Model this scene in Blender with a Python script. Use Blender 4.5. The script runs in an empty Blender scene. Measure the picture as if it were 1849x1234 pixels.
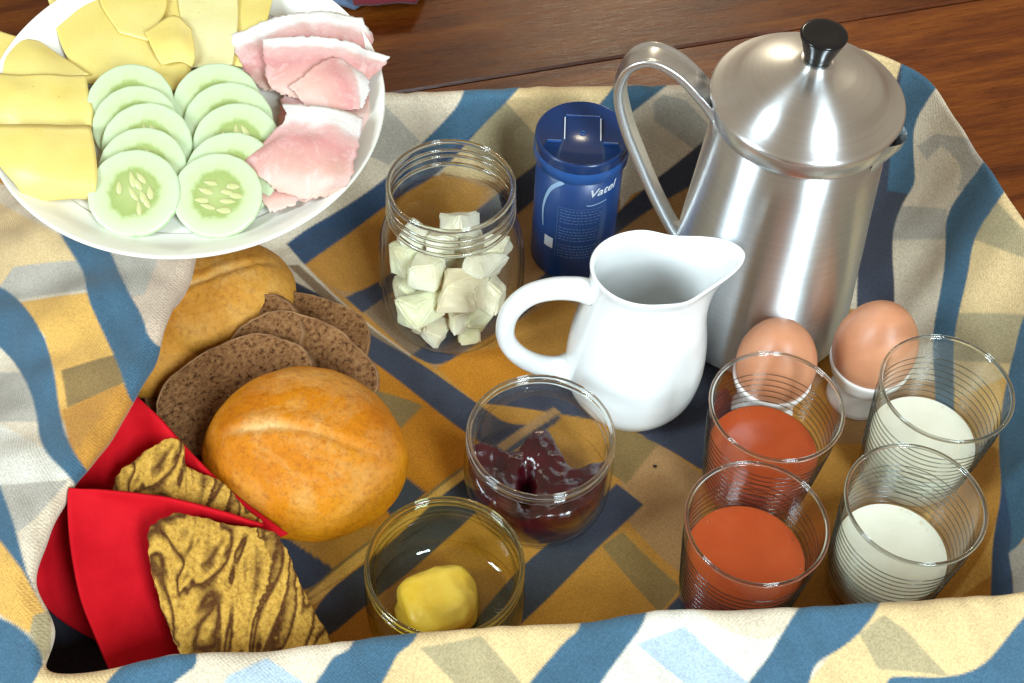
import bpy, bmesh, math, random
import numpy as np
from mathutils import Vector, Matrix, noise
random.seed(7); rng = np.random.RandomState(7)
S = bpy.context.scene; COL = S.collection
PI = math.pi; R = math.radians

# ------------------------------------------------------------------ camera
F = 2500.0; TH = R(52); RO = R(3.05); DIST = 0.80      # focal length in photo pixels, pitch, roll, distance
CAM = np.array([0, -DIST*math.cos(TH), DIST*math.sin(TH)])
FW = np.array([0, math.cos(TH), -math.sin(TH)]); U0 = np.array([0, math.sin(TH), math.cos(TH)]); XA = np.array([1., 0, 0])
RT = math.cos(RO)*XA + math.sin(RO)*U0; UP = math.cos(RO)*U0 - math.sin(RO)*XA
cd = bpy.data.cameras.new('camera'); cam = bpy.data.objects.new('camera', cd); COL.objects.link(cam)
m = Matrix(((RT[0], UP[0], -FW[0], CAM[0]), (RT[1], UP[1], -FW[1], CAM[1]), (RT[2], UP[2], -FW[2], CAM[2]), (0, 0, 0, 1)))
cam.matrix_world = m; cd.sensor_width = 36; cd.lens = F/1849*36; cd.clip_start = .02; cd.clip_end = 50
S.camera = cam
# ------------------------------------------------------------------ light: a room lit by its windows
S.view_settings.view_transform = 'Standard'; S.view_settings.look = 'None'; S.view_settings.exposure = 0; S.cycles.transparent_max_bounces = 40; S.cycles.max_bounces = 14; S.cycles.transmission_bounces = 12; S.view_settings.gamma = 1
W = bpy.data.worlds.new('World'); S.world = W; W.use_nodes = True
W.node_tree.nodes['Background'].inputs[0].default_value = (.84, .68, .50, 1)
W.node_tree.nodes['Background'].inputs[1].default_value = .43
def window_light(name, loc, target, sx, sy, power, colr):
    l = bpy.data.lights.new(name, 'AREA'); l.shape = 'RECTANGLE'; l.size = sx; l.size_y = sy; l.energy = power; l.color = colr
    o = bpy.data.objects.new(name, l); COL.objects.link(o); o.location = loc
    o.rotation_euler = (Vector(target)-Vector(loc)).to_track_quat('-Z', 'Y').to_euler()
window_light('window_right', (.78, -1.42, 1.22), (0.05, 0, 0), .42, .9, 54, (.76, .92, 1))
window_light('window_left', (-1.40, -.80, 1.12), (0, 0, 0), .4, .8, 34, (.74, .91, 1))
window_light('window_back', (.20, 1.98, 1.40), (0.05, .28, 0), .26, .12, 7, (1, .86, .62))

def P(px, py, z=0.0):                                   # the place at height z seen at that spot of the photo
    d = FW + RT*(px-924.5)/F - UP*(py-617)/F
    return CAM + d*((z-CAM[2])/d[2])
def project(V):
    d = V-CAM; z = d@FW
    return np.stack([924.5+F*(d@RT)/z, 617-F*(d@UP)/z], 1)

# ------------------------------------------------------------------ materials
def mat(name):
    M = bpy.data.materials.new(name); M.use_nodes = True
    nt = M.node_tree; b = nt.nodes['Principled BSDF']; return M, nt, b
def N(nt, t, **k):
    n = nt.nodes.new(t)
    for a, v in k.items(): setattr(n, a, v)
    return n
def setp(b, **k):
    for a, v in k.items():
        a = a.replace('_', ' ')
        if isinstance(v, tuple) and len(v) == 3 and a not in ('Subsurface Radius',): v = v+(1,)
        b.inputs[a].default_value = v
def ramp(nt, stops, interp='LINEAR'):
    r = N(nt, 'ShaderNodeValToRGB'); r.color_ramp.interpolation = interp
    e = r.color_ramp.elements
    while len(e) > 1: e.remove(e[-1])
    e[0].position = stops[0][0]; e[0].color = tuple(stops[0][1])+(1,)
    for p, c in stops[1:]:
        x = e.new(p); x.color = tuple(c)+(1,)
    return r
def noise_tex(nt, scale, detail=4, rough=.6, coord='Object', dist=0, vec_scale=None):
    tc = N(nt, 'ShaderNodeTexCoord'); n = N(nt, 'ShaderNodeTexNoise')
    n.inputs['Scale'].default_value = scale; n.inputs['Detail'].default_value = detail
    n.inputs['Roughness'].default_value = rough; n.inputs['Distortion'].default_value = dist
    if vec_scale:
        mp = N(nt, 'ShaderNodeMapping'); mp.inputs['Scale'].default_value = vec_scale
        nt.links.new(tc.outputs[coord], mp.inputs[0]); nt.links.new(mp.outputs[0], n.inputs[0])
    else: nt.links.new(tc.outputs[coord], n.inputs[0])
    return n
def bump(nt, b, src, strength, distance=.001, prev=None):
    bp = N(nt, 'ShaderNodeBump'); bp.inputs['Strength'].default_value = strength; bp.inputs['Distance'].default_value = distance
    nt.links.new(src, bp.inputs['Height'])
    if prev: nt.links.new(prev.outputs[0], bp.inputs['Normal'])
    nt.links.new(bp.outputs[0], b.inputs['Normal']); return bp
def mixc(nt, fac, a, c, blend='MIX'):
    mx = N(nt, 'ShaderNodeMix', data_type='RGBA', blend_type=blend)
    for s, i in ((fac, 0), (a, 6), (c, 7)):
        if isinstance(s, (int, float)): mx.inputs[i].default_value = s
        elif isinstance(s, tuple): mx.inputs[i].default_value = s+(1,)
        else: nt.links.new(s, mx.inputs[i])
    return mx.outputs[2]
def mottled(name, c1, c2, scale, rough=.6, bmp=.3, bd=.001, bscale=None, sss=0, sr=(.01, .004, .002), lo=.35, hi=.65, spec=.5, coat=0):
    M, nt, b = mat(name)
    n = noise_tex(nt, scale); r = ramp(nt, [(lo, c1), (hi, c2)])
    nt.links.new(n.outputs[0], r.inputs[0]); nt.links.new(r.outputs[0], b.inputs['Base Color'])
    n2 = noise_tex(nt, bscale or scale*3); bump(nt, b, n2.outputs[0], bmp, bd)
    setp(b, Roughness=rough, Specular_IOR_Level=spec, Coat_Weight=coat)
    if sss: setp(b, Subsurface_Weight=sss, Subsurface_Radius=sr, Subsurface_Scale=1.0)
    return M

# wood
def wood_mat():
    M, nt, b = mat('varnished_wood')
    n1 = noise_tex(nt, 6, 6, .65, vec_scale=(1.0, 9, 9), dist=.6)
    r = ramp(nt, [(.25, (.060, .012, .002)), (.45, (.14, .030, .004)), (.6, (.21, .054, .006)), (.8, (.34, .115, .015))])
    nt.links.new(n1.outputs[0], r.inputs[0])
    n2 = noise_tex(nt, 40, 5, .7, vec_scale=(1, 14, 14)); r2 = ramp(nt, [(.3, (.5, .5, .5)), (.6, (1, 1, 1))])
    nt.links.new(n2.outputs[0], r2.inputs[0])
    n3 = noise_tex(nt, 130, 3, .6, vec_scale=(1, 7, 7)); r3 = ramp(nt, [(.3, (.25, .2, .2)), (.42, (1, 1, 1))]); nt.links.new(n3.outputs[0], r3.inputs[0])
    c = mixc(nt, .75, r.outputs[0], r2.outputs[0], 'MULTIPLY'); c = mixc(nt, .5, c, r3.outputs[0], 'MULTIPLY')
    inf = N(nt, 'ShaderNodeObjectInfo'); hsv = N(nt, 'ShaderNodeHueSaturation')
    mr = N(nt, 'ShaderNodeMapRange'); mr.inputs[3].default_value = .8; mr.inputs[4].default_value = 1.2
    nt.links.new(inf.outputs['Random'], mr.inputs[0]); nt.links.new(mr.outputs[0], hsv.inputs['Value']); nt.links.new(c, hsv.inputs['Color'])
    nt.links.new(hsv.outputs[0], b.inputs['Base Color'])
    setp(b, Roughness=.33, Specular_IOR_Level=.32)
    rr = ramp(nt, [(.3, (.22,)*3), (.7, (.40,)*3)]); nt.links.new(n2.outputs[0], rr.inputs[0]); nt.links.new(rr.outputs[0], b.inputs['Roughness'])
    bump(nt, b, n2.outputs[0], .25, .0008)
    return M
def cloth_mat(name, attr=True, color=(.5, .4, .3)):
    M, nt, b = mat(name)
    tc = N(nt, 'ShaderNodeTexCoord')
    w1 = N(nt, 'ShaderNodeTexWave', wave_type='BANDS', bands_direction='DIAGONAL'); w1.inputs['Scale'].default_value = 330; w1.inputs['Distortion'].default_value = 1.5
    mp = N(nt, 'ShaderNodeMapping'); mp.inputs['Rotation'].default_value = (0, 0, R(90))
    w2 = N(nt, 'ShaderNodeTexWave', wave_type='BANDS', bands_direction='DIAGONAL'); w2.inputs['Scale'].default_value = 330; w2.inputs['Distortion'].default_value = 1.5
    nt.links.new(tc.outputs['Object'], w1.inputs[0]); nt.links.new(tc.outputs['Object'], mp.inputs[0]); nt.links.new(mp.outputs[0], w2.inputs[0])
    add = N(nt, 'ShaderNodeMath', operation='ADD'); nt.links.new(w1.outputs[1], add.inputs[0]); nt.links.new(w2.outputs[1], add.inputs[1])
    n = noise_tex(nt, 900, 3, .7); n2 = noise_tex(nt, 28, 4, .6)
    if attr:
        at = N(nt, 'ShaderNodeAttribute'); at.attribute_name = 'dye'; base = at.outputs['Color']
    else: base = color
    r = ramp(nt, [(.3, (.62, .62, .62)), (.7, (1.15, 1.15, 1.15))]); nt.links.new(n.outputs[0], r.inputs[0])
    c = mixc(nt, .8, base, r.outputs[0], 'MULTIPLY')
    r2 = ramp(nt, [(.3, (.86, .86, .86)), (.7, (1.08, 1.08, 1.08))]); nt.links.new(n2.outputs[0], r2.inputs[0])
    c = mixc(nt, .9, c, r2.outputs[0], 'MULTIPLY')
    nt.links.new(c, b.inputs['Base Color'])
    setp(b, Roughness=.92, Specular_IOR_Level=.15, Sheen_Weight=.15, Sheen_Roughness=.5)
    b1 = bump(nt, b, add.outputs[0], .35, .0003); b2 = bump(nt, b, n.outputs[0], .35, .0005, b1)
    n3 = noise_tex(nt, 60, 3, .5); bump(nt, b, n3.outputs[0], .2, .003, b2)
    return M
def thin_glass(name, tint, edge, rough=.02):
    M, nt, b = mat(name); nt.nodes.remove(b)
    out = nt.nodes['Material Output']
    lw = N(nt, 'ShaderNodeLayerWeight'); lw.inputs['Blend'].default_value = .5
    r = ramp(nt, [(0, tint), (.7, tint), (.92, edge), (1, tuple(x*.3 for x in edge))])
    nt.links.new(lw.outputs['Facing'], r.inputs[0])
    tr = N(nt, 'ShaderNodeBsdfTransparent'); nt.links.new(r.outputs[0], tr.inputs[0])
    gl = N(nt, 'ShaderNodeBsdfGlossy'); gl.inputs['Roughness'].default_value = rough; gl.inputs['Color'].default_value = (1, 1, 1, 1)
    fr = ramp(nt, [(0, (.035,)*3), (.5, (.05,)*3), (.8, (.16,)*3), (.95, (.5,)*3), (1, (.8,)*3)]); nt.links.new(lw.outputs['Facing'], fr.inputs[0])
    mx = N(nt, 'ShaderNodeMixShader'); nt.links.new(fr.outputs[0], mx.inputs[0]); nt.links.new(tr.outputs[0], mx.inputs[1]); nt.links.new(gl.outputs[0], mx.inputs[2])
    nt.links.new(mx.outputs[0], out.inputs['Surface']); return M
def real_glass(name, color):
    M, nt, b = mat(name); setp(b, Base_Color=color, Roughness=.03, Transmission_Weight=1.0, IOR=1.45); return M
def metal_mat(name, aniso, rough, rot=0.0, col=(.62, .63, .62)):
    M, nt, b = mat(name)
    tc = N(nt, 'ShaderNodeTexCoord'); sep = N(nt, 'ShaderNodeSeparateXYZ'); nt.links.new(tc.outputs['Object'], sep.inputs[0])
    n = noise_tex(nt, 1, 4, .7, vec_scale=(12, 12, 900)); r = ramp(nt, [(.3, tuple(c*.94 for c in col)), (.7, tuple(min(1, c*1.06) for c in col))])
    nt.links.new(n.outputs[0], r.inputs[0]); nt.links.new(r.outputs[0], b.inputs['Base Color'])
    setp(b, Metallic=1.0, Roughness=rough, Anisotropic=aniso, Anisotropic_Rotation=rot)
    if aniso:
        tg = N(nt, 'ShaderNodeTangent', direction_type='RADIAL', axis='Z'); nt.links.new(tg.outputs[0], b.inputs['Tangent'])
    bump(nt, b, n.outputs[0], .06, .0002)
    n4 = noise_tex(nt, 18, 3, .5); n4b = nt.nodes.new('ShaderNodeMapRange'); n4b.inputs[3].default_value = rough*.8; n4b.inputs[4].default_value = rough*1.25
    nt.links.new(n4.outputs[0], n4b.inputs[0]); nt.links.new(n4b.outputs[0], b.inputs['Roughness'])
    return M
def plain(name, color, rough, sss=0, spec=.5, coat=0, sr=(.005, .004, .003)):
    M, nt, b = mat(name); setp(b, Base_Color=color, Roughness=rough, Specular_IOR_Level=spec, Coat_Weight=coat)
    n = noise_tex(nt, 50, 3); bump(nt, b, n.outputs[0], .06, .0006)
    if sss: setp(b, Subsurface_Weight=sss, Subsurface_Radius=sr, Subsurface_Scale=1.0)
    return M

MAT = {}
MAT['wood'] = wood_mat()
MAT['cloth'] = cloth_mat('checked_cotton')
MAT['redcloth'] = cloth_mat('dark_red_cotton', False, (.16, .02, .03)); MAT['bluecloth'] = cloth_mat('blue_grey_cotton', False, (.12, .17, .28))
MAT['porcelain'] = plain('white_porcelain', (.82, .83, .82), .13, coat=.3)
MAT['plate'] = plain('plate_porcelain', (.84, .81, .72), .22)
MAT['cup'] = plain('cup_porcelain', (.80, .76, .72), .2)
MAT['glass'] = thin_glass('clear_glass', (.985, .99, .985), (.62, .64, .61))
MAT['glass_rim'] = real_glass('clear_glass_lip', (.95, .98, .96))
MAT['ring'] = thin_glass('etched_ring', (.55, .57, .54), (.35, .37, .35), .15)
MAT['bubble'] = thin_glass('liquid_bubble', (.95, .93, .88), (.7, .65, .6), .05)
MAT['green_glass'] = thin_glass('olive_glass', (.93, .93, .78), (.60, .60, .36))
MAT['green_rim'] = real_glass('olive_glass_lip', (.86, .88, .68))
MAT['pot'] = metal_mat('brushed_steel_body', 1.0, .38, .25, (.80, .83, .85)); MAT['lid'] = metal_mat('brushed_steel_lid', .86, .32, .25, (.80, .82, .83))
MAT['handle'] = metal_mat('steel_handle', 0, .33, 0, (.80, .82, .83))
MAT['knob'] = plain('black_plastic', (.006, .006, .007), .16)
MAT['can'] = plain('blue_cardboard', (.008, .040, .155), .33); MAT['can_lid'] = plain('navy_plastic_lid', (.007, .026, .095), .2)
MAT['can_ring'] = plain('blue_plastic_skirt', (.014, .070, .24), .28)
MAT['print_white'] = plain('white_print', (.62, .68, .76), .4); MAT['print_faint'] = plain('faint_blue_print', (.09, .17, .36), .4); MAT['print_swoosh'] = plain('pale_blue_print', (.30, .45, .66), .4)
MAT['egg'] = mottled('brown_eggshell', (.50, .205, .10), (.60, .27, .145), 30, .42, .10, .0003, 500, sss=.15, sr=(.006, .002, .001))
MAT['juice'] = mottled('pink_grapefruit_juice', (.37, .052, .011), (.43, .074, .018), 25, .10, .05, .0003, sss=.5, sr=(.012, .004, .002), spec=.4)
MAT['juice_side'] = mottled('pink_juice_behind_glass', (.30, .055, .034), (.36, .075, .048), 25, .3, .05, .0003, sss=.3, sr=(.01, .004, .003), spec=.3)
MAT['yogurt'] = mottled('white_yogurt', (.72, .68, .53), (.78, .75, .62), 25, .25, .5, .0012, 60, sss=.3, sr=(.006, .005, .004))
MAT['jam'] = mottled('dark_berry_jam', (.014, .001, .003), (.050, .0015, .005), 60, .16, .5, .0015, 170, coat=.6)
MAT['butter'] = mottled('yellow_butter', (.84, .54, .05), (.90, .66, .12), 45, .38, .35, .001, 200, sss=.3, sr=(.01, .006, .001))
MAT['napkin'] = mottled('red_paper', (.47, .002, .008), (.54, .004, .011), 60, .8, .25, .0006, 500, spec=.15)

# ------------------------------------------------------------------ objects
def tag(o, label=None, cat=None, group=None, kind=None):
    if label: o['label'] = label
    if cat: o['category'] = cat
    if group: o['group'] = group
    if kind: o['kind'] = kind
    return o
def empty(name, loc=(0, 0, 0), rz=0, M=None):
    o = bpy.data.objects.new(name, None); COL.objects.link(o); o.empty_display_size = .02
    if M is not None: o.matrix_world = M
    else: o.location = loc; o.rotation_euler = (0, 0, rz)
    return o
def mesh(name, V, Fs, material, parent=None, smooth=True, loc=None, mats=None, fmi=None):
    me = bpy.data.meshes.new(name); me.from_pydata([tuple(v) for v in V], [], [tuple(f) for f in Fs])
    ms = mats or [material]
    for x in ms: me.materials.append(x)
    if fmi is not None: me.polygons.foreach_set('material_index', fmi)
    if smooth: me.polygons.foreach_set('use_smooth', [True]*len(me.polygons))
    me.update(); o = bpy.data.objects.new(name, me); COL.objects.link(o)
    if loc is not None: o.location = loc
    if parent is not None: o.parent = parent
    return o
def copy_thing(o, M=None, label=None):
    c = o.copy(); COL.objects.link(c)
    if M is not None: c.matrix_world = M
    for ch in o.children:
        k = ch.copy(); COL.objects.link(k); k.parent = c
        for g in ch.children:
            q = g.copy(); COL.objects.link(q); q.parent = k
    if label: c['label'] = label
    return c
def crom(pts, n, closed=False):
    pts = np.asarray(pts, float); L = len(pts)
    if L == 2 and not closed: 
        t = np.linspace(0, 1, n)[:, None]; return pts[0]*(1-t)+pts[1]*t
    m = L if closed else L-1
    u = np.linspace(0, m, n, endpoint=not closed); i = np.minimum(u.astype(int), m-1); t = (u-i)[:, None]
    if closed: g = lambda k: pts[k % L]
    else:
        ext = np.vstack([2*pts[0]-pts[1], pts, 2*pts[-1]-pts[-2]]); g = lambda k: ext[k+1]
    p0, p1, p2, p3 = g(i-1), g(i), g(i+1), g(i+2)
    return .5*((2*p1)+(p2-p0)*t+(2*p0-5*p1+4*p2-p3)*t**2+(3*p1-p0-3*p2+p3)*t**3)
def grid_faces(nr, nc, closed=False, off=0):
    f = []
    for i in range(nr-1):
        for j in range(nc if closed else nc-1):
            a = off+i*nc+j; b = off+i*nc+(j+1) % nc; f.append((a, b, b+nc, a+nc))
    return f
def lathe(name, prof, material, parent=None, n=72, loc=None, sub=None, deform=None, smooth=True):
    prof = np.asarray(prof, float)
    if sub: prof = crom(prof, sub)
    a = np.linspace(0, 2*PI, n, endpoint=False)
    V = np.stack([np.outer(prof[:, 0], np.cos(a)), np.outer(prof[:, 0], np.sin(a)), np.repeat(prof[:, 1:2], n, 1)], 2).reshape(-1, 3)
    if deform is not None: V = deform(V)
    Fs = grid_faces(len(prof), n, True)
    if prof[0, 0] < 1e-6: V[:n] = V[:n].mean(0)
    Fs = [tuple(f) for f in Fs]
    o = mesh(name, V, Fs, material, parent, smooth, loc)
    bm = bmesh.new(); bm.from_mesh(o.data); bmesh.ops.remove_doubles(bm, verts=bm.verts, dist=1e-6); bmesh.ops.recalc_face_normals(bm, faces=bm.faces); bm.to_mesh(o.data); bm.free()
    return o
def torus(name, r, tr, z, material, parent, n=96, k=12, sz=1.0):
    a = np.linspace(0, 2*PI, n, endpoint=False); b = np.linspace(0, 2*PI, k, endpoint=False)
    V = [((r+tr*math.cos(q))*math.cos(p), (r+tr*math.cos(q))*math.sin(p), z+tr*sz*math.sin(q)) for p in a for q in b]
    f = [(i*k+j, ((i+1) % n)*k+j, ((i+1) % n)*k+(j+1) % k, i*k+(j+1) % k) for i in range(n) for j in range(k)]
    return mesh(name, V, f, material, parent)
def sweep(name, path, section, material, parent=None, n=60, scales=None, side=(0, 1, 0), loc=None):
    """section: 2-D closed outline (width, thickness); path: control points; side: the width direction"""
    p = crom(path, n); sec = np.asarray(section, float); k = len(sec)
    sc = np.ones(n) if scales is None else np.interp(np.linspace(0, 1, n), np.linspace(0, 1, len(scales)), scales)
    T = np.gradient(p, axis=0); T /= np.linalg.norm(T, axis=1)[:, None]
    sd = np.array(side, float); V = []
    for i in range(n):
        s = sd-T[i]*(sd@T[i]); s /= np.linalg.norm(s); u = np.cross(T[i], s)
        for x, y in sec: V.append(p[i]+s*x*sc[i]+u*y*sc[i])
    f = grid_faces(n, k, True); f.append(tuple(range(k))[::-1]); f.append(tuple(range((n-1)*k, n*k)))
    return mesh(name, V, f, material, parent, True, loc)
def sheet(name, net, thick, material, nr=24, nc=32, wav=0.0, parent=None, seed=0, edge=0.0, uv=True, fade=None):
    """a thin bent sheet of real thickness through a net of places; origin at its lowest middle"""
    net = np.asarray(net, float); rows = np.stack([crom(r, nc) for r in net]); G = np.stack([crom(rows[:, j], nr) for j in range(nc)], 1)
    du = np.gradient(G, axis=1); dv = np.gradient(G, axis=0); Nn = np.cross(du, dv); Nn /= np.linalg.norm(Nn, axis=2)[:, :, None]+1e-12
    if Nn[..., 2].mean() < 0: Nn = -Nn
    if wav or edge:
        for i in range(nr):
            for j in range(nc):
                q = Vector(G[i, j]*70)+Vector((seed*9.1, 0, 0)); G[i, j] += Nn[i, j]*wav*noise.noise(q)
        if edge:
            for i in range(nr):
                for j in range(nc):
                    if i in (0, nr-1) or j in (0, nc-1):
                        c = G.mean((0, 1)); d = G[i, j]-c; d /= np.linalg.norm(d)
                        G[i, j] += d*edge*(noise.noise(Vector(G[i, j]*400)+Vector((seed, 3, 1)))+.5*noise.noise(Vector(G[i, j]*1400)))
    o3 = G.reshape(-1, 3).mean(0); o3[2] = G[..., 2].min(); G -= o3
    top = G+Nn*thick/2; bot = G-Nn*thick/2
    V = np.vstack([top.reshape(-1, 3), bot.reshape(-1, 3)]); K = nr*nc
    f = grid_faces(nr, nc); f += [tuple(K+x for x in q[::-1]) for q in f]
    ring = [j for j in range(nc)]+[i*nc+nc-1 for i in range(1, nr)]+[(nr-1)*nc+j for j in range(nc-2, -1, -1)]+[i*nc for i in range(nr-2, 0, -1)]
    for a, b in zip(ring, ring[1:]+ring[:1]): f.append((b, a, a+K, b+K))
    ob = mesh(name, V, f, material, parent, True, o3)
    if uv:
        U = np.stack(np.meshgrid(np.linspace(0, 1, nc), np.linspace(0, 1, nr)), 2).reshape(-1, 2); U = np.vstack([U, U])
        l = ob.data.uv_layers.new(name='UVMap'); idx = np.zeros(len(ob.data.loops), int); ob.data.loops.foreach_get('vertex_index', idx)
        l.data.foreach_set('uv', U[idx].ravel())
    bm = bmesh.new(); bm.from_mesh(ob.data); bmesh.ops.recalc_face_normals(bm, faces=bm.faces); bm.to_mesh(ob.data); bm.free()
    return ob
def N3(px, rowz):      # net rows of (px, py, z)
    return [[P(*q) for q in row] for row in px]

# ------------------------------------------------------------------ table: long boards
TZ = -.012
table = tag(empty('table', (0, 0, TZ), R(18)), 'dark reddish brown varnished wooden table top under the lined basket', 'table')
TH_ = .03
def plank(y0, y1):
    x0, x1 = -1.6, 1.6; w = .0016; nx = 24
    sec = [(y0+w*.5, -TH_), (y0+w*.5, -.0016), (y0+w*.5+.0014, 0), ((y0+y1)/2, .0004), (y1-w*.5-.0014, 0), (y1-w*.5, -.0016), (y1-w*.5, -TH_)]
    V = []; 
    for i in range(nx):
        x = x0+(x1-x0)*i/(nx-1)
        V += [(x, y, z) for y, z in sec]
    k = len(sec); f = [(i*k+j, i*k+j+1, (i+1)*k+j+1, (i+1)*k+j) for i in range(nx-1) for j in range(k-1)]
    f.append(tuple(range(k))[::-1]); f.append(tuple((nx-1)*k+j for j in range(k)))
    o = mesh('plank', V, f, MAT['wood'], table, False)
    return o
for i in range(-4, 5): plank(i*.26+.2352, i*.26+.4952)

# ------------------------------------------------------------------ the cloth lining the basket
exec_cloth = True
ctrl = [  # place on the crest (x, y, z), inset of the floor line from it, width of the outer flank
 (P(86, 1222, .070), -.020, .13), (P(330, 1192, .070), .008, .10), (P(640, 1160, .070), .010, .10), (P(960, 1132, .070), .010, .10), (P(1240, 1110, .070), .010, .10),
 (P(1500, 1098, .070), .010, .10), (P(1720, 1086, .071), .012, .10), (P(1860, 1072, .072), .014, .09),
 ((.268, -.176, .078), .020, .04), ((.284, -.135, .085), .030, .014), ((.288, -.07, .092), .030, .01), ((.280, -.02, .097), .030, .006),
 (P(1849, 412, .10), .026, .004), (P(1795, 332, .100), .030, .004), (P(1700, 184, .100), .040, .004), (P(1640, 129, .100), .048, .006), (P(1560, 98, .100), .050, .010), (P(1440, 108, .095), .034, .02),
 (P(1280, 156, .085), .016, .02), (P(1120, 166, .081), .012, .02), (P(925, 171, .080), .012, .02), (P(690, 179, .080), .014, .02),
 (P(540, 190, .076), .018, .04), (P(430, 240, .074), .02, .09), (P(368, 340, .073), -.004, .16),
 (P(330, 465, .073), -.020, .18), (P(294, 550, .076), -.036, .16), (P(258, 640, .077), -.040, .13), (P(212, 722, .076), -.040, .13), (P(124, 858, .073), -.036, .13), (P(64, 960, .074), -.036, .12), (P(40, 1045, .075), -.038, .12), (P(72, 1130, .074), -.034, .13)]
def build_cloth():
    nu = 1800
    cp = np.array([list(c[0])+[c[1], c[2]] for c in ctrl]); A = crom(cp, 6000, True)
    d = np.linalg.norm(np.diff(np.vstack([A[:, :2], A[:1, :2]]), axis=0), axis=1); s = np.concatenate([[0], np.cumsum(d)]); tot = s[-1]
    A = np.vstack([A, A[:1]]); q = np.linspace(0, tot, nu, endpoint=False); A = np.stack([np.interp(q, s, A[:, k]) for k in range(5)], 1)
    def sm(X, n):
        k = np.hanning(2*n+1); k /= k.sum(); return np.stack([np.convolve(np.concatenate([X[-n:, c], X[:, c], X[:n, c]]), k, 'valid') for c in range(X.shape[1])], 1)
    Cr = A[:, :3]; B = sm(A, 90)
    T = np.roll(B[:, :2], -1, 0)-np.roll(B[:, :2], 1, 0); T /= np.linalg.norm(T, axis=1)[:, None]; O = np.stack([T[:, 1], -T[:, 0]], 1)
    A2 = sm(A, 33); inset = A2[:, 3]; fl = A2[:, 4]; h = Cr[:, 2]
    ss = q/tot*2*PI
    # folds running down the walls
    fold = (.0032*np.sin(ss*15+1.3)+.0018*np.sin(ss*27+.4)+.0005*np.sin(ss*53))
    # section: inset floor -> wall -> crest -> flank
    nw, nf, nfl = 200, 170, 110
    rows = []
    cps = []
    for i in range(nu):
        a, w, z = inset[i], fl[i], h[i]
        fo = fold[i]
        cps.append([(-a-.022, .0002), (-a-.006+fo*.2, .003), (-a*.55+fo*.8, z*.42), (-.0035+fo*.35, z-.009), (0, z), (min(.012, w*.3+.001), z-.002+fo*.25), (.35*w+.001, z*.80+fo*.75), (.75*w+.001, z*.30+fo*.6), (w*1.12, TZ+.001), (w*1.35, TZ+.001)])
    cps = np.array(cps)                                  # nu,10,2
    Q = []; TP = []
    for i in range(nu):
        c_ = crom(cps[i], 361); L_ = np.concatenate([[0], np.cumsum(np.linalg.norm(np.diff(c_, axis=0), axis=1))]); e_ = np.linspace(0, L_[-1], nw+nfl)
        Q.append(np.stack([np.interp(e_, L_, c_[:, 0]), np.interp(e_, L_, c_[:, 1])], 1)); TP.append(np.interp(e_, L_, np.linspace(0, 9, 361)))
    Q = np.array(Q); TP = np.array(TP)
    V = np.zeros((nw+nfl, nu, 3))
    for v in range(nw+nfl):
        V[v, :, :2] = Cr[:, :2]+O*Q[:, v, 0:1]; V[v, :, 2] = np.maximum(Q[:, v, 1], TZ+.001)
    cen = np.array([.04, -.06, .0002]); edge = V[0]
    t = (np.arange(nf)/nf)**.8
    Fl = cen+(edge[None]-cen)*t[:, None, None]; Fl[..., 2] = .0002
    G = np.concatenate([Fl, V], 0)
    x, y = G[..., 0], G[..., 1]
    lf = np.zeros(G.shape[0]); lf[nf:] = 1
    # soft wrinkles
    wr = .0009*(np.sin(x*95+2.2*np.sin(y*50))+np.sin(y*120+1.7*np.sin(x*70+1)))*.5+.0002*np.sin((x+y)*230+2*np.sin(x*90))
    mask = np.ones(G.shape[0]); mask[:nf] = .35
    ramp_ = np.clip((np.arange(G.shape[0])-nf)/60., 0, 1)
    G[..., 2] += wr*(mask*(.3+1.6*ramp_))[:, None]+.0012*(ramp_[:, None])*np.sin(x*60-y*45)
    G[..., 2] = np.maximum(G[..., 2], TZ+.0008)
    # the crease at the left where the lining folds over itself
    nr = G.shape[0]; Vv = G.reshape(-1, 3)
    out = np.zeros((nr, nu), bool)
    crest_row = nf+int((nw+nfl)*4/9)
    for i in range(nu):
        X, Y = Cr[i, 0], Cr[i, 1]
        if (X < -.165 and Y < .06) or Y < -.172: out[nf:, i] = TP[i] > 2.55
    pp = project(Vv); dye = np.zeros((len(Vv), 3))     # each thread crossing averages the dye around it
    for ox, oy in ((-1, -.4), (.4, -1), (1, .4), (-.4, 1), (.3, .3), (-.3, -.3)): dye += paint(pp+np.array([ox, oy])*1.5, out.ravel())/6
    fc = []
    idx = np.arange(nr*nu).reshape(nr, nu)
    a = idx[:-1]; b = idx[1:]
    Fq = np.stack([a, np.roll(a, -1, 1), np.roll(b, -1, 1), b], 2).reshape(-1, 4)
    me = bpy.data.meshes.new('basket_cloth'); me.vertices.add(len(Vv)); me.vertices.foreach_set('co', Vv.astype(np.float32).ravel())
    me.loops.add(len(Fq)*4); me.loops.foreach_set('vertex_index', Fq.ravel().astype(np.int32))
    me.polygons.add(len(Fq)); me.polygons.foreach_set('loop_start', np.arange(0, len(Fq)*4, 4, dtype=np.int32))
    me.polygons.foreach_set('use_smooth', np.ones(len(Fq), bool)); me.update(calc_edges=True); me.validate()
    at = me.attributes.new('dye', 'FLOAT_COLOR', 'POINT'); at.data.foreach_set('color', np.hstack([dye, np.ones((len(dye), 1))]).astype(np.float32).ravel())
    me.materials.append(MAT['cloth'])
    o = bpy.data.objects.new('basket_cloth', me); COL.objects.link(o)
    return tag(o, 'checked blue, cream and ochre cotton cloth lining the basket under all the food', 'cloth')
CREAM = (.70, .59, .44); WHITE = (.72, .68, .58); PINKC = (.62, .48, .36); BLUE = (.060, .135, .205); BLUE_SHADE = (.056, .062, .088); BLUE_HALFSHADE = (.042, .078, .145)  # the two darker blues carry the shade inside the basket in their colour
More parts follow.
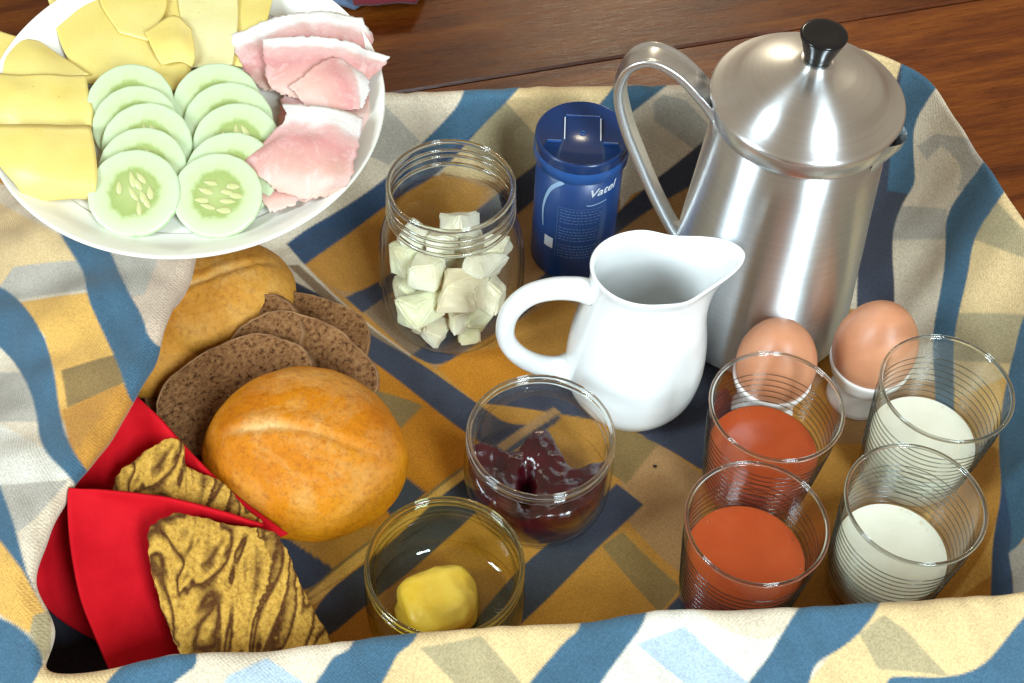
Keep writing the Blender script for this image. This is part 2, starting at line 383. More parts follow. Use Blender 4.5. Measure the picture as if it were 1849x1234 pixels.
YEL = (.74, .42, .10); PALEY = (.72, .52, .26); OCH = (.53, .245, .042); ORA = (.56, .205, .010); TAN = (.44, .24, .095)  # OCH and ORA: yellow deepened for warm light bounced inside the basket
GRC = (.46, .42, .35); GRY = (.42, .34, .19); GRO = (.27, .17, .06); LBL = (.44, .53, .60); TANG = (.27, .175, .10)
INNER = [
 (CREAM, [(480, 100), (1700, 0), (1560, 60), (1290, 300), (1000, 400), (640, 440), (480, 480)]),
 (PALEY, [(925, 120), (1120, 120), (1120, 185), (963, 300), (940, 340), (850, 330), (797, 311), (848, 251)]),
 (TAN, [(700, 470), (797, 311), (900, 330), (963, 304), (1000, 380), (1119, 415), (1274, 249), (1400, 300), (1400, 620), (1100, 640), (860, 720), (700, 600), (546, 484), (688, 379)]),
 (OCH, [(546, 484), (688, 379), (740, 330), (800, 311), (900, 345), (800, 420), (690, 505), (622, 538)]),
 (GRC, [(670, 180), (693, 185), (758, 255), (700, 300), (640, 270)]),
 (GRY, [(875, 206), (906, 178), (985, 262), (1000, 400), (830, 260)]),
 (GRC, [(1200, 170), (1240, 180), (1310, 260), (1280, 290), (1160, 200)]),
 (CREAM, [(1119, 195), (1180, 180), (1190, 290), (1136, 357), (1119, 380)]),
 (BLUE_HALFSHADE, [(855, 120), (965, 120), (928, 170), (848, 251), (797, 311), (688, 379), (546, 484), (509, 450), (551, 417), (697, 326), (755, 262), (799, 220), (830, 189)]),
 (BLUE, [(855, 120), (965, 120), (928, 170), (848, 251), (790, 280), (750, 268), (799, 220), (830, 189)]),
 (BLUE_SHADE, [(1087, 189), (1130, 120), (1250, 120), (1198, 158), (1040, 290), (941, 385), (702, 530), (669, 556), (655, 566), (622, 538), (685, 507), (900, 350), (963, 304)]),
 (BLUE, [(1087, 189), (1130, 120), (1250, 120), (1198, 158), (1130, 215), (1060, 215)]),
 (TANG, [(660, 565), (702, 532), (760, 560), (790, 600), (763, 624), (744, 642)]),
 (OCH, [(786, 663), (831, 640), (925, 586), (1010, 533), (1070, 580), (1060, 640), (865, 728)]),
 (ORA, [(786, 663), (831, 640), (925, 625), (985, 660), (865, 728)]),
 (BLUE_SHADE, [(1310, 220), (1274, 249), (1118, 380), (950, 525), (763, 624), (744, 640), (786, 663), (831, 640), (925, 586), (1119, 415), (1290, 310)]),
 (BLUE_SHADE, [(864, 728), (965, 675), (1100, 620), (1290, 560), (1420, 560), (1300, 640), (1262, 846), (1207, 811), (1165, 795), (1010, 745), (920, 790)]),
 # lower right sheet
 (OCH, [(865, 728), (1100, 760), (1190, 800), (1270, 860), (1400, 700), (1560, 700), (1560, 1250), (560, 1250), (560, 1100), (799, 895)]),
 (TAN, [(1110, 790), (1190, 800), (1270, 860), (1260, 1060), (1190, 1000), (1131, 940)]),
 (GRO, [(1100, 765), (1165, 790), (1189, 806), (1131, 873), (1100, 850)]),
 (BLUE_SHADE, [(1200, 765), (1310, 700), (1350, 760), (1275, 850), (1262, 848), (1207, 812), (1165, 792), (1165, 780)]),
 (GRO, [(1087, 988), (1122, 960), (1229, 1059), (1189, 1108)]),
 (OCH, [(1070, 1005), (1087, 988), (1189, 1108), (1175, 1130), (1000, 1150), (1000, 1080)]),
 (BLUE_SHADE, [(1150, 1160), (1229, 1068), (1330, 960), (1400, 1000), (1280, 1160)]),
 (BLUE_SHADE, [(1114, 872), (1160, 910), (963, 1108), (900, 1170), (820, 1170), (945, 1015), (1060, 925)]),
 # left sheet with its hem
 (OCH, [(330, 400), (465, 440), (500, 440), (535, 470), (600, 538), (669, 591), (741, 643), (800, 690), (865, 728), (920, 790), (870, 850), (835, 846), (555, 1072), (400, 1240), (60, 1240), (150, 850), (250, 650)]),
 (ORA, [(640, 640), (653, 640), (763, 721), (841, 780), (900, 830), (835, 846), (700, 950), (560, 960), (500, 800)]),
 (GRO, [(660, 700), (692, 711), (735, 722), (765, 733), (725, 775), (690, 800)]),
 (CREAM, [(440, 430), (510, 430), (540, 468), (605, 538), (669, 588), (741, 640), (741, 645), (669, 594), (640, 575), (595, 545), (494, 490)]),
 (TANG, [(520, 480), (540, 480), (605, 541), (669, 591), (741, 643), (744, 646), (669, 606), (595, 556)]),
 (BLUE_SHADE, [(458, 440), (494, 488), (595, 545), (660, 600), (744, 645), (864, 728), (930, 780), (1010, 745), (1010, 760), (905, 830), (870, 800), (841, 780), (763, 721), (653, 640), (590, 610), (478, 536), (403, 462), (400, 440)]),
 (TAN, [(895, 805), (1000, 735), (1012, 745), (905, 818)]),
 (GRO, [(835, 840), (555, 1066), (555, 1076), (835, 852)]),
 (YEL, [(835, 848), (845, 862), (799, 897), (569, 1090), (545, 1082)]),
 (BLUE_SHADE, [(569, 1086), (660, 1020), (799, 895), (840, 862), (880, 905), (835, 953), (684, 1077), (590, 1150), (540, 1180)]),
 (BLUE_SHADE, [(600, 760), (660, 800), (728, 860), (768, 891), (715, 935), (650, 890)]),
 (BLUE_SHADE, [(400, 880), (507, 966), (604, 1028), (555, 1070), (500, 1060), (400, 980)]),
 (BLUE_SHADE, [(60, 1160), (90, 1080), (330, 1240), (60, 1300)]),  # not a stripe: shade in the gap between wrap and cloth, painted dark
 # right wall
 (OCH, [(1500, 690), (1620, 740), (1640, 680), (1760, 700), (1900, 700), (1900, 1300), (1480, 1300)]),
 (TAN, [(1580, 560), (1625, 560), (1690, 600), (1720, 760), (1640, 740), (1560, 800), (1480, 800)]),
 (CREAM, [(1500, 0), (1900, 0), (1900, 640), (1740, 700), (1690, 690), (1600, 680), (1560, 560), (1400, 560), (1400, 60)]),
 (PALEY, [(1540, 40), (1629, 60), (1629, 260), (1540, 260)]),
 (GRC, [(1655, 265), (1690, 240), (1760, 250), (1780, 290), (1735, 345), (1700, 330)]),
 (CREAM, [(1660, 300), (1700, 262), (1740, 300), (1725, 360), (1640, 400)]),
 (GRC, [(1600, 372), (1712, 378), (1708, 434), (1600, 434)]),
 (PALEY, [(1815, 300), (2100, 500), (2100, 800), (1720, 800), (1725, 620), (1740, 520), (1758, 425), (1807, 357)]),
 (YEL, [(1718, 720), (1820, 680), (1850, 760), (1850, 1000), (1700, 1100), (1600, 1100), (1640, 1000), (1700, 850)]),
 (OCH, [(1718, 790), (1802, 809), (1808, 890), (1793, 983), (1700, 1100), (1600, 1100), (1640, 1000), (1700, 900)]),
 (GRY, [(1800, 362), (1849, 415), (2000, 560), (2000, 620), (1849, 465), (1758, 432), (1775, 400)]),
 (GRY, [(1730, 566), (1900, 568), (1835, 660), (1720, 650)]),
 (BLUE_SHADE, [(1629, 100), (1565, 330), (1545, 540), (1545, 660), (1570, 760), (1600, 760), (1605, 650), (1615, 536), (1612, 449), (1617, 391), (1651, 332), (1649, 264), (1653, 220), (1650, 190), (1640, 160)]),
 (BLUE, [(1629, 90), (1720, 120), (1683, 167), (1653, 220), (1649, 264), (1651, 332), (1640, 352), (1600, 345), (1624, 157)]),
 (BLUE, [(1773, 296), (1790, 260), (1850, 300), (1807, 357), (1758, 425), (1746, 498), (1734, 556), (1724, 609), (1720, 680), (1725, 800), (1690, 790), (1686, 680), (1685, 604), (1695, 536), (1708, 459), (1709, 391), (1734, 347)]),
 (BLUE, [(1900, 500), (1848, 570), (1835, 620), (1817, 682), (1802, 809), (1808, 890), (1793, 983), (1788, 1100), (1828, 1100), (1828, 1050), (1822, 1000), (1849, 977), (1900, 850)]),
 (BLUE_HALFSHADE, [(1808, 860), (1808, 890), (1793, 983), (1786, 1100), (1828, 1100), (1828, 1050), (1822, 1000), (1830, 960)]),
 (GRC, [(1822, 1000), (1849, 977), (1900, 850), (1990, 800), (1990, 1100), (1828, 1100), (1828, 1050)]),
]
OUTER = [
 (CREAM, [(-900, 300), (340, 300), (340, 900), (100, 1234), (-900, 1900)]),
 (PALEY, [(-20, 360), (110, 425), (150, 480), (22, 520), (-60, 500)]),
 (GRC, [(25, 482), (145, 470), (156, 525), (30, 540), (0, 515)]),
 (PINKC, [(199, 456), (420, 440), (420, 560), (330, 720), (268, 640), (225, 514)]),
 (GRC, [(199, 450), (285, 468), (262, 530), (240, 535), (225, 514)]),
 (YEL, [(35, 545), (156, 530), (188, 601), (214, 666), (240, 690), (290, 720), (200, 900), (105, 746), (98, 666), (83, 608)]),
 (GRO, [(110, 668), (214, 640), (232, 690), (120, 735)]),
 (OCH, [(110, 740), (228, 690), (290, 700), (200, 900), (140, 850)]),
 (GRC, [(-80, 675), (43, 673), (65, 746), (66, 762), (-80, 765)]),
 (WHITE, [(-300, 760), (0, 768), (80, 812), (128, 862), (30, 890), (-300, 880)]),
 (GRC, [(-100, 872), (30, 875), (125, 868), (60, 940), (30, 960), (-50, 960)]),
 (BLUE, [(109, 423), (100, 390), (180, 390), (199, 456), (225, 514), (261, 572), (268, 615), (320, 640), (300, 760), (240, 730), (228, 710), (214, 666), (188, 601), (156, 536), (152, 496)]),
 (BLUE, [(-200, 420), (0, 514), (43, 550), (83, 608), (98, 666), (105, 746), (138, 828), (200, 900), (150, 900), (127, 862), (72, 807), (65, 746), (43, 673), (0, 623), (-200, 520)]),
 (BLUE, [(-150, 760), (-30, 800), (0, 869), (22, 941), (55, 1050), (90, 1120), (43, 1030), (0, 978), (-60, 930), (-200, 860)]),
 (YEL, [(-60, 925), (0, 978), (43, 1030), (80, 1100), (92, 1160), (92, 1200), (51, 1144), (0, 1112), (-150, 1070)]),
 (GRY, [(60, 1110), (92, 1100), (92, 1200), (75, 1190), (51, 1144)]),
 (BLUE, [(-150, 1070), (0, 1115), (51, 1144), (87, 1200), (90, 1400), (-100, 1300)]),
 (PALEY, [(88, 1180), (250, 1180), (190, 1260), (88, 1400)]),
 (CREAM, [(355, 1160), (640, 1140), (570, 1240), (500, 1500), (100, 1500), (310, 1240)]),
 (LBL, [(410, 1220), (480, 1190), (560, 1240), (560, 1400), (400, 1400)]),
 (PALEY, [(750, 1120), (1045, 1100), (1045, 1140), (955, 1234), (800, 1450), (600, 1450), (690, 1234)]),
 (GRY, [(760, 1170), (870, 1148), (940, 1234), (980, 1300), (880, 1300), (820, 1234)]),
 (WHITE, [(1160, 1100), (1450, 1080), (1450, 1110), (1347, 1234), (1200, 1450), (950, 1450), (1082, 1234)]),
 (CREAM, [(1240, 1090), (1460, 1080), (1410, 1160), (1330, 1150)]),
 (LBL, [(1150, 1165), (1235, 1130), (1350, 1232), (1420, 1320), (1320, 1320), (1235, 1234)]),
 (PALEY, [(1585, 1060), (1990, 1000), (1990, 1130), (1775, 1240), (1600, 1450), (1350, 1450), (1460, 1234)]),
 (GRY, [(1550, 1145), (1595, 1112), (1632, 1138), (1715, 1222), (1585, 1208)]),
 (BLUE, [(230, 1195), (355, 1175), (355, 1200), (335, 1216), (310, 1236), (200, 1480), (60, 1480), (190, 1234), (205, 1218)]),
 (BLUE, [(640, 1140), (760, 1120), (750, 1162), (720, 1180), (706, 1210), (690, 1236), (560, 1480), (430, 1480), (570, 1234), (590, 1205), (600, 1185), (635, 1171)]),
 (BLUE, [(1050, 1100), (1170, 1090), (1160, 1132), (1130, 1170), (1082, 1236), (950, 1480), (800, 1480), (955, 1234), (1000, 1180), (1020, 1155), (1045, 1138)]),
 (BLUE, [(1455, 1080), (1600, 1070), (1585, 1102), (1560, 1135), (1525, 1165), (1475, 1195), (1464, 1215), (1460, 1236), (1350, 1480), (1180, 1480), (1347, 1234), (1390, 1185), (1405, 1160), (1430, 1118)]),
 (BLUE, [(1849, 1115), (1960, 1000), (2100, 1000), (2100, 1500), (1600, 1500), (1600, 1234), (1610, 1222), (1680, 1225), (1725, 1222), (1775, 1203), (1810, 1165)]),
]
OUTER = [(c, [(x-.62*750, y+750) if y >= 1400 else (x, y) for x, y in p]) if min(q[1] for q in p) > 1050 else (c, p) for c, p in OUTER]     # the bands run on down the front
def soften(poly):
    for it in range(3):
        o = []; n = len(poly)
        for i in range(n):
            a, b, c = (np.array(poly[k % n], float) for k in (i-1, i, i+1)); u = a-b; v = c-b; lu = np.hypot(*u); lv = np.hypot(*v)
            if lu < 1 or lv < 1 or (u@v)/(lu*lv) > -.42: o.append(tuple(b)); continue
            d = min(.28*lu, .28*lv, 26); o += [tuple(b+u/lu*d), tuple(b+v/lv*d)]
        poly = o
    return poly
def inside(poly, p):
    x, y = p[:, 0], p[:, 1]; c = np.zeros(len(p), bool); n = len(poly)
    for i in range(n):
        x0, y0 = poly[i]; x1, y1 = poly[(i+1) % n]
        if y0 == y1: continue
        c ^= ((y0 > y) != (y1 > y)) & (x < (x1-x0)*(y-y0)/(y1-y0)+x0)
    return c
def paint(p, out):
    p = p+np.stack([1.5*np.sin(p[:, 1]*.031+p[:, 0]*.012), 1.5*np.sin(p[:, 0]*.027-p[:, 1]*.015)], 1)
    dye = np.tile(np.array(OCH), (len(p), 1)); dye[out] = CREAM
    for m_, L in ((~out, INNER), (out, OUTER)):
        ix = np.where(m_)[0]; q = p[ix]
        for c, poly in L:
            if c in (BLUE, BLUE_SHADE, BLUE_HALFSHADE, CREAM, OCH): poly = soften(poly)
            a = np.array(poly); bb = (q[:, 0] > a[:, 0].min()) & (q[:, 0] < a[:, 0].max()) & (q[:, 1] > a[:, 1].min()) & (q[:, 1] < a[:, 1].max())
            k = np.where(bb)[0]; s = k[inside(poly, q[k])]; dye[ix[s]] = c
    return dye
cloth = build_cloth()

# ------------------------------------------------------------------ coffee pot
pot = tag(empty('coffee_pot', (.141, .036, 0)), 'tall brushed steel coffee pot with domed lid and black knob', 'coffee pot')
lathe('body', [(0, .0015), (.051, .0015), (.0545, .003), (.0556, .006), (.0550, .012), (.0528, .04), (.0506, .07), (.0482, .1), (.0460, .13), (.0441, .1535), (.0430, .1537), (.0430, .15), (.040, .14)], MAT['pot'], pot, 128)
lathe('collar', [(.0441, .1515), (.0457, .1522), (.0462, .154), (.0462, .1622), (.0452, .1640), (.0430, .1643)], MAT['handle'], pot, 128)
lid = lathe('lid', [(.0470, .1632), (.0484, .1640), (.0489, .1652), (.0482, .1664), (.0460, .1676), (.0430, .1694), (.0390, .1726), (.0340, .1774), (.028, .1810), (.0215, .1836), (.0155, .1851), (.011, .1865), (.0085, .1882), (.0075, .1895), (0, .1897)], MAT['lid'], pot, 128, sub=90)
kn = lathe('knob', [(0, .1895), (.0064, .1896), (.0067, .1905), (.0079, .1940), (.0093, .1980), (.0107, .2018), (.0114, .2040), (.0115, .2047), (.0112, .2052), (.0100, .2053), (.006, .2051), (0, .2050)], MAT['knob'], pot, 64)
# strap handle, left and a little behind the pot
ha = R(170); hd = np.array([math.cos(ha), math.sin(ha), 0]); hs = np.array([-math.sin(ha), math.cos(ha), 0])
sec = []
for t in np.linspace(0, 2*PI, 28, endpoint=False):
    w = .0084*math.copysign(abs(math.cos(t))**.5, math.cos(t)); th = .0026*math.copysign(abs(math.sin(t))**.7, math.sin(t))
    th += .0010*math.cos(w/.0084*PI*2)*(1 if th > 0 else .4)
    sec.append((w, th))
hp = [hd*r_+np.array([0, 0, z]) for r_, z in ((.043, .146), (.052, .157), (.066, .170), (.080, .1745), (.0905, .167), (.0935, .150), (.088, .128), (.078, .104), (.068, .082), (.0575, .062), (.0515, .052), (.0488, .046))]
sweep('handle', hp, sec, MAT['handle'], pot, 90, scales=[1.15, 1.1, 1, 1, .95, .9, .85, .8, .7], side=hs)
# small pouring lip at the right edge of the collar
sa = R(-28); sd = np.array([math.cos(sa), math.sin(sa), 0]); st = np.array([-math.sin(sa), math.cos(sa), 0])
V = []; ns = 15
for i, (r0, z) in enumerate(((.0455, .1628), (.0455, .1560), (.0448, .147), (.0443, .141))):
    for j in range(ns):
        t = (j/(ns-1)-.5)*2; e = (1-t*t)**1.5*(.0075, .0062, .0022, .0)[i]; a = sa+t*.28
        V.append(((r0+e)*math.cos(a), (r0+e)*math.sin(a), z))
mesh('spout', V, grid_faces(4, ns), MAT['handle'], pot)

# ------------------------------------------------------------------ milk jug
jug = tag(empty('milk_jug', (.0675, -.0305, 0)), 'white porcelain milk jug with loop handle and pouring lip', 'jug')
sp = R(12)
def jug_def(V):
    r = np.hypot(V[:, 0], V[:, 1]); a = np.arctan2(V[:, 1], V[:, 0]); da = (a-sp+PI) % (2*PI)-PI; z = V[:, 2]
    k = np.clip((z-.064)/.042, 0, 1)**2.0; e = np.exp(-(np.abs(da)/.45)**1.8)*k
    q = np.clip((z-.045)/.055, 0, 1); r2 = r*(1+.60*e)*(1-.16*q*np.sin(da)**2); V2 = V.copy(); V2[:, 0] = r2*np.cos(a); V2[:, 1] = r2*np.sin(a)
    V2[:, 2] = z+.0035*e-.003*k*np.exp(-((abs(da)-.95)/.4)**2)+.002*k*np.exp(-((abs(da)-PI)/.8)**2)
    return V2
lathe('body', [(0, .002), (.024, .001), (.0275, .001), (.031, .004), (.0358, .014), (.0376, .026), (.0378, .036), (.0368, .050), (.0345, .065), (.0320, .079), (.0303, .090), (.0300, .099), (.0306, .1040), (.0306, .1058), (.0294, .1062), (.0278, .102), (.0272, .092), (.0286, .080), (.0315, .065), (.0338, .050), (.0348, .036), (.0342, .022), (.028, .010), (0, .006)], MAT['porcelain'], jug, 128, sub=140, deform=jug_def)
ja = R(190); jd = np.array([math.cos(ja), math.sin(ja), 0]); js = np.array([-math.sin(ja), math.cos(ja), 0])
sec = [(.0062*math.cos(t), .0050*math.sin(t)) for t in np.linspace(0, 2*PI, 20, endpoint=False)]
hp = [jd*r_+np.array([0, 0, z]) for r_, z in ((.0295, .090), (.037, .0935), (.049, .0950), (.061, .0915), (.0695, .081), (.0725, .067), (.0705, .053), (.063, .040), (.052, .031), (.042, .0275), (.0365, .027))]
sweep('handle', hp, sec, MAT['porcelain'], jug, 80, scales=[1.25, 1.1, 1, 1, 1, 1, 1, 1.1, 1.5], side=js)

# ------------------------------------------------------------------ salt canister
can = tag(empty('salt_canister', (.0330, .0725, 0)), 'blue cylindrical salt canister with navy shaker lid and white print', 'salt canister')
RC = .0248
lathe('body', [(0, .0008), (.0240, .0008), (.0246, .0016), (RC, .003), (RC, .084), (.024, .0842)], MAT['can'], can, 96)
cl = lathe('lid', [(.0250, .0845), (.0262, .0850), (.0264, .0858), (.0264, .0960), (.0262, .0975), (.0254, .0984), (.0250, .0982), (.0248, .0978), (0, .0978)], MAT['can_lid'], can, 96)
lathe('lid_skirt', [(.0264, .0835), (.0268, .0840), (.0268, .0905), (.0264, .0915)], MAT['can_ring'], can, 96)
def box(name, cx, cy, cz, sx, sy, sz, material, parent, rz=0):
    V = [(x*sx/2, y*sy/2, z*sz/2) for x in (-1, 1) for y in (-1, 1) for z in (-1, 1)]
    c, s = math.cos(rz), math.sin(rz); V = [(cx+x*c-y*s, cy+x*s+y*c, cz+z) for x, y, z in V]
    return mesh(name, V, [(0, 1, 3, 2), (4, 6, 7, 5), (0, 4, 5, 1), (2, 3, 7, 6), (0, 2, 6, 4), (1, 5, 7, 3)], material, parent, False)
for sx in (-.0100, .0100): box('lid_slot', sx, .003, .0984, .0005, .0165, .0012, MAT['print_white'], can)
for sx in (-.0155, .0155): box('tab', sx, -.0075, .0983, .008, .0008, .0012, MAT['can_ring'], can)
box('tab', 0, .0135, .0982, .019, .0006, .0008, MAT['can_ring'], can)
torus('dimple', .0012, .0004, .0981, MAT['can_ring'], can, 16, 6)
def on_can(u, z, off=.00035):     # u: distance round the can from the side that faces us
    a = R(-93)+u/RC; return ((RC+off)*math.cos(a), (RC+off)*math.sin(a), z)
def can_strip(name, pts, w, material, side='z'):
    p = crom(pts, 40) if len(pts) > 2 else crom(pts, 12); V = []
    T = np.gradient(p, axis=0); T /= np.linalg.norm(T, axis=1)[:, None]; n = len(p)
    ww = np.interp(np.linspace(0, 1, n), np.linspace(0, 1, len(w)), w)
    for i in range(n):
        nx, nz = -T[i, 1], T[i, 0]
        V.append(on_can(p[i, 0]+nx*ww[i]/2, p[i, 1]+nz*ww[i]/2)); V.append(on_can(p[i, 0]-nx*ww[i]/2, p[i, 1]-nz*ww[i]/2))
    return mesh(name, V, [(2*i, 2*i+1, 2*i+3, 2*i+2) for i in range(n-1)], material, can)
can_strip('printed_arc', [(-.0085, .0822), (-.0150, .0740), (-.0190, .0630), (-.0205, .0520), (-.0195, .040)], [.0030, .0022, .0018, .0014, .0006], MAT['print_swoosh'])
can_strip('printed_square', [(-.0175, .0300), (-.0115, .0300)], [.0085, .0085], MAT['print_white'])
def can_text(txt, u, z, size, material, tilt=0.0, shear=.25):
    cu = bpy.data.curves.new('t', 'FONT'); cu.body = txt; cu.size = size; cu.shear = shear; cu.offset = size*.018; cu.resolution_u = 4
    to = bpy.data.objects.new('t', cu); COL.objects.link(to); dg = bpy.context.evaluated_depsgraph_get(); dg.update()
    me = bpy.data.meshes.new_from_object(to.evaluated_get(dg)); bpy.data.objects.remove(to)
    bm = bmesh.new(); bm.from_mesh(me); bmesh.ops.subdivide_edges(bm, edges=[e for e in bm.edges if e.calc_length() > size*.3], cuts=2)
    for v in bm.verts: v.co = Vector(on_can(u+v.co.x, z+v.co.y+v.co.x*tilt, .0004))
    bm.to_mesh(me); bm.free(); me.materials.clear(); me.materials.append(material); me.name = 'printed_word'
    o = bpy.data.objects.new('printed_word', me); COL.objects.link(o); o.parent = can
can_text('Vatel', .0065, .0720, .0082, MAT['print_white'], .10)
can_strip('printed_rule', [(.0060, .0660), (.0090, .0655), (.0180, .0668)], [.0008], MAT['print_swoosh'])
# rows of small print too fine to read
V = []; fcs = []
for row in range(17):
    z = .0600-row*.0024; u = -.0085
    if row in (5, 11): continue
    while u < .0150:
        l = random.uniform(.0007, .0022)
        if u+l > .0155: break
        b = len(V)
        for (du, dz) in ((0, 0), (l/2, 0), (l, 0), (l, .00085), (l/2, .00085), (0, .00085)): V.append(on_can(u+du, z+dz*random.uniform(.8, 1.1)))
        fcs += [(b, b+1, b+4, b+5), (b+1, b+2, b+3, b+4)]; u += l+random.uniform(.0004, .0009)
tag(mesh('small_print', V, fcs, MAT['print_faint'], can), kind='stuff')
for pts in ([(-.0098, .0625), (.0165, .0625)], [(-.0098, .0625), (-.0098, .020)]): can_strip('printed_rule', pts, [.0003], MAT['print_faint'])

# ------------------------------------------------------------------ glass jars
def glass_jar(name, loc, outer, wall, base, mats, label, lipr, lipz, threads=()):
    t = tag(empty(name, loc), label, 'jar')
    inner = [(r_-wall, z) for r_, z in outer[1:][::-1] if z > base]
    prof = outer+[(outer[-1][0]-wall*.5, outer[-1][1]+.0006)]+inner+[(0, base)]
    lathe('body', prof, mats[0], t, 96, sub=len(prof)*7)
    torus('lip', lipr, .0013, lipz, mats[1], t)
    for r_, z, w in threads: torus('thread', r_, w, z, mats[1], t, 96, 8, 1.3)
    return t
pj = glass_jar('glass_jar', (-.0362, .0160, 0), [(0, .001), (.020, .0008), (.027, .002), (.034, .008), (.0388, .020), (.0408, .036), (.0408, .052), (.0390, .068), (.0355, .081), (.0333, .0865), (.0328, .090), (.0330, .100), (.0330, .1085)], .0018, .004, (MAT['glass'], MAT['glass_rim']),
    'round bellied clear glass jar with screw rim holding pale fruit chunks', .0328, .1092, ((.0336, .1020, .0007), (.0338, .0975, .0007), (.0338, .0915, .0010)))
jj = glass_jar('jam_jar', (.0170, -.1030, 0), [(0, .001), (.026, .0008), (.0325, .0025), (.0368, .009), (.0382, .020), (.0383, .034), (.0372, .043), (.0350, .0475), (.0352, .0505), (.0368, .0530), (.0368, .0565)], .0022, .003, (MAT['glass'], MAT['glass_rim']),
    'short round glass jar holding dark red jam', .0362, .0572, ((.0366, .0525, .0010),))
bj = glass_jar('butter_jar', (-.0257, -.1790, 0), [(0, .001), (.026, .0008), (.0325, .0025), (.0368, .009), (.0382, .020), (.0383, .034), (.0372, .043), (.0350, .0475), (.0352, .0505), (.0368, .0530), (.0368, .0565)], .0022, .003, (MAT['green_glass'], MAT['green_rim']),
    'short round olive tinted glass jar holding a yellow butter lump', .0362, .0572, ((.0366, .0525, .0010),))
# jam: a sagging mass with a scooped hollow at the back
def jam_h(x, y):
    ye = .005+.017*math.exp(-((x-.001)/.010)**2)+.006*math.exp(-((x+.028)/.010)**2)-.006*math.exp(-((x-.018)/.008)**2)
    k = min(1, max(0, (ye+.005-y)/.010)); k = k*k*(3-2*k)
    h = .0365+.004*math.exp(-((x/.010)**2+((y-.008)/.012)**2))+.0035*noise.noise(Vector((x*90, y*90, 1)))+.0012*noise.noise(Vector((x*240, y*240, 4)))
    h = .004+(h-.004)*k-.016*math.exp(-(((x+.006)/.0030)**2+((y+.016)/.010)**2))
    return max(.0042, h)
nr_, na_ = 34, 96; V = []
for i in range(nr_):
    r_ = .0350*i/(nr_-1)
    for j in range(na_):
        a = 2*PI*j/na_; h = jam_h(r_*math.cos(a), r_*math.sin(a)); rr = r_
        lim = np.interp(h, [.003, .009, .02, .034, .043], [.030, .0343, .0357, .0358, .0347]) if i == nr_-1 else 1
        rr = min(r_, lim) if i < nr_-1 else lim
        V.append((rr*math.cos(a), rr*math.sin(a), h))
f = grid_faces(nr_, na_, True); base = len(V)
for zz, rr in ((.020, .0357), (.009, .0343), (.0042, .031), (.0038, 0.0)):
    for j in range(na_):
        a = 2*PI*j/na_; top = V[(nr_-1)*na_+j][2]; V.append((rr*math.cos(a), rr*math.sin(a), min(zz, top-.00005) if zz > .004 else zz))
f += grid_faces(5, na_, True, (nr_-1)*na_)
f = [q for q in f if max(V[k_][2] for k_ in q) > .0058 or min(V[k_][2] for k_ in q) < .0041 and max(V[k_][2] for k_ in q) > .0058]
jam = tag(mesh('jam', V, f, MAT['jam'], None, True, (.0170, -.1030, 0)), 'dark red berry jam with a scooped hollow inside the short clear jar', 'jam')
def blob(name, loc, sc, material, seed, amp=.15, fr=1.6, sub=4, parent=None, rot=(0, 0, 0), sq=1.0, flat=None):
    bm = bmesh.new(); bmesh.ops.create_icosphere(bm, subdivisions=sub, radius=1)
    for v in bm.verts:
        c = v.co.copy()
        if sq != 1: c = Vector([math.copysign(abs(q)**sq, q) for q in c])
        k = 1+amp*noise.noise(c*fr+Vector((seed*3.7, seed, 0)))+amp*.4*noise.noise(c*fr*3+Vector((seed, 0, seed*2.1)))
        v.co = Vector((c.x*sc[0], c.y*sc[1], c.z*sc[2]))*k
        if flat is not None: v.co.z = max(v.co.z, flat)
    me = bpy.data.meshes.new(name); bm.to_mesh(me); bm.free(); me.materials.append(material)
    me.polygons.foreach_set('use_smooth', [True]*len(me.polygons))
    o = bpy.data.objects.new(name, me); COL.objects.link(o); o.location = loc; o.rotation_euler = rot
    if parent: o.parent = parent
    return o
tag(blob('butter', tuple(P(790, 1088, .014)), (.0195, .0170, .0105), MAT['butter'], 6, .16, 1.1, 4, sq=.72, rot=(0, 0, R(20)), flat=-.0092), 'soft yellow lump of butter at the bottom of the olive tinted jar', 'butter')

# pale fruit chunks in the big jar
def chunk_mat():
    M, nt, b = mat('pale_fruit_flesh')
    n = noise_tex(nt, 70, 4); r = ramp(nt, [(.3, (.72, .67, .50)), (.7, (.84, .81, .68))]); nt.links.new(n.outputs[0], r.inputs[0])
    inf = N(nt, 'ShaderNodeObjectInfo'); r2 = ramp(nt, [(0, (1, .93, .80)), (.3, (1, 1, .96)), (.55, (.92, .95, .70)), (.75, (1, 1, 1)), (1, (1, .90, .74))]); nt.links.new(inf.outputs['Random'], r2.inputs[0])
    c = mixc(nt, .9, r.outputs[0], r2.outputs[0], 'MULTIPLY'); nt.links.new(c, b.inputs['Base Color'])
    setp(b, Roughness=.35, Subsurface_Weight=.3, Subsurface_Radius=(.005, .004, .002), Subsurface_Scale=1.0)
    n2 = noise_tex(nt, 260, 3); bump(nt, b, n2.outputs[0], .4, .0006); return M
MAT['chunk'] = chunk_mat()
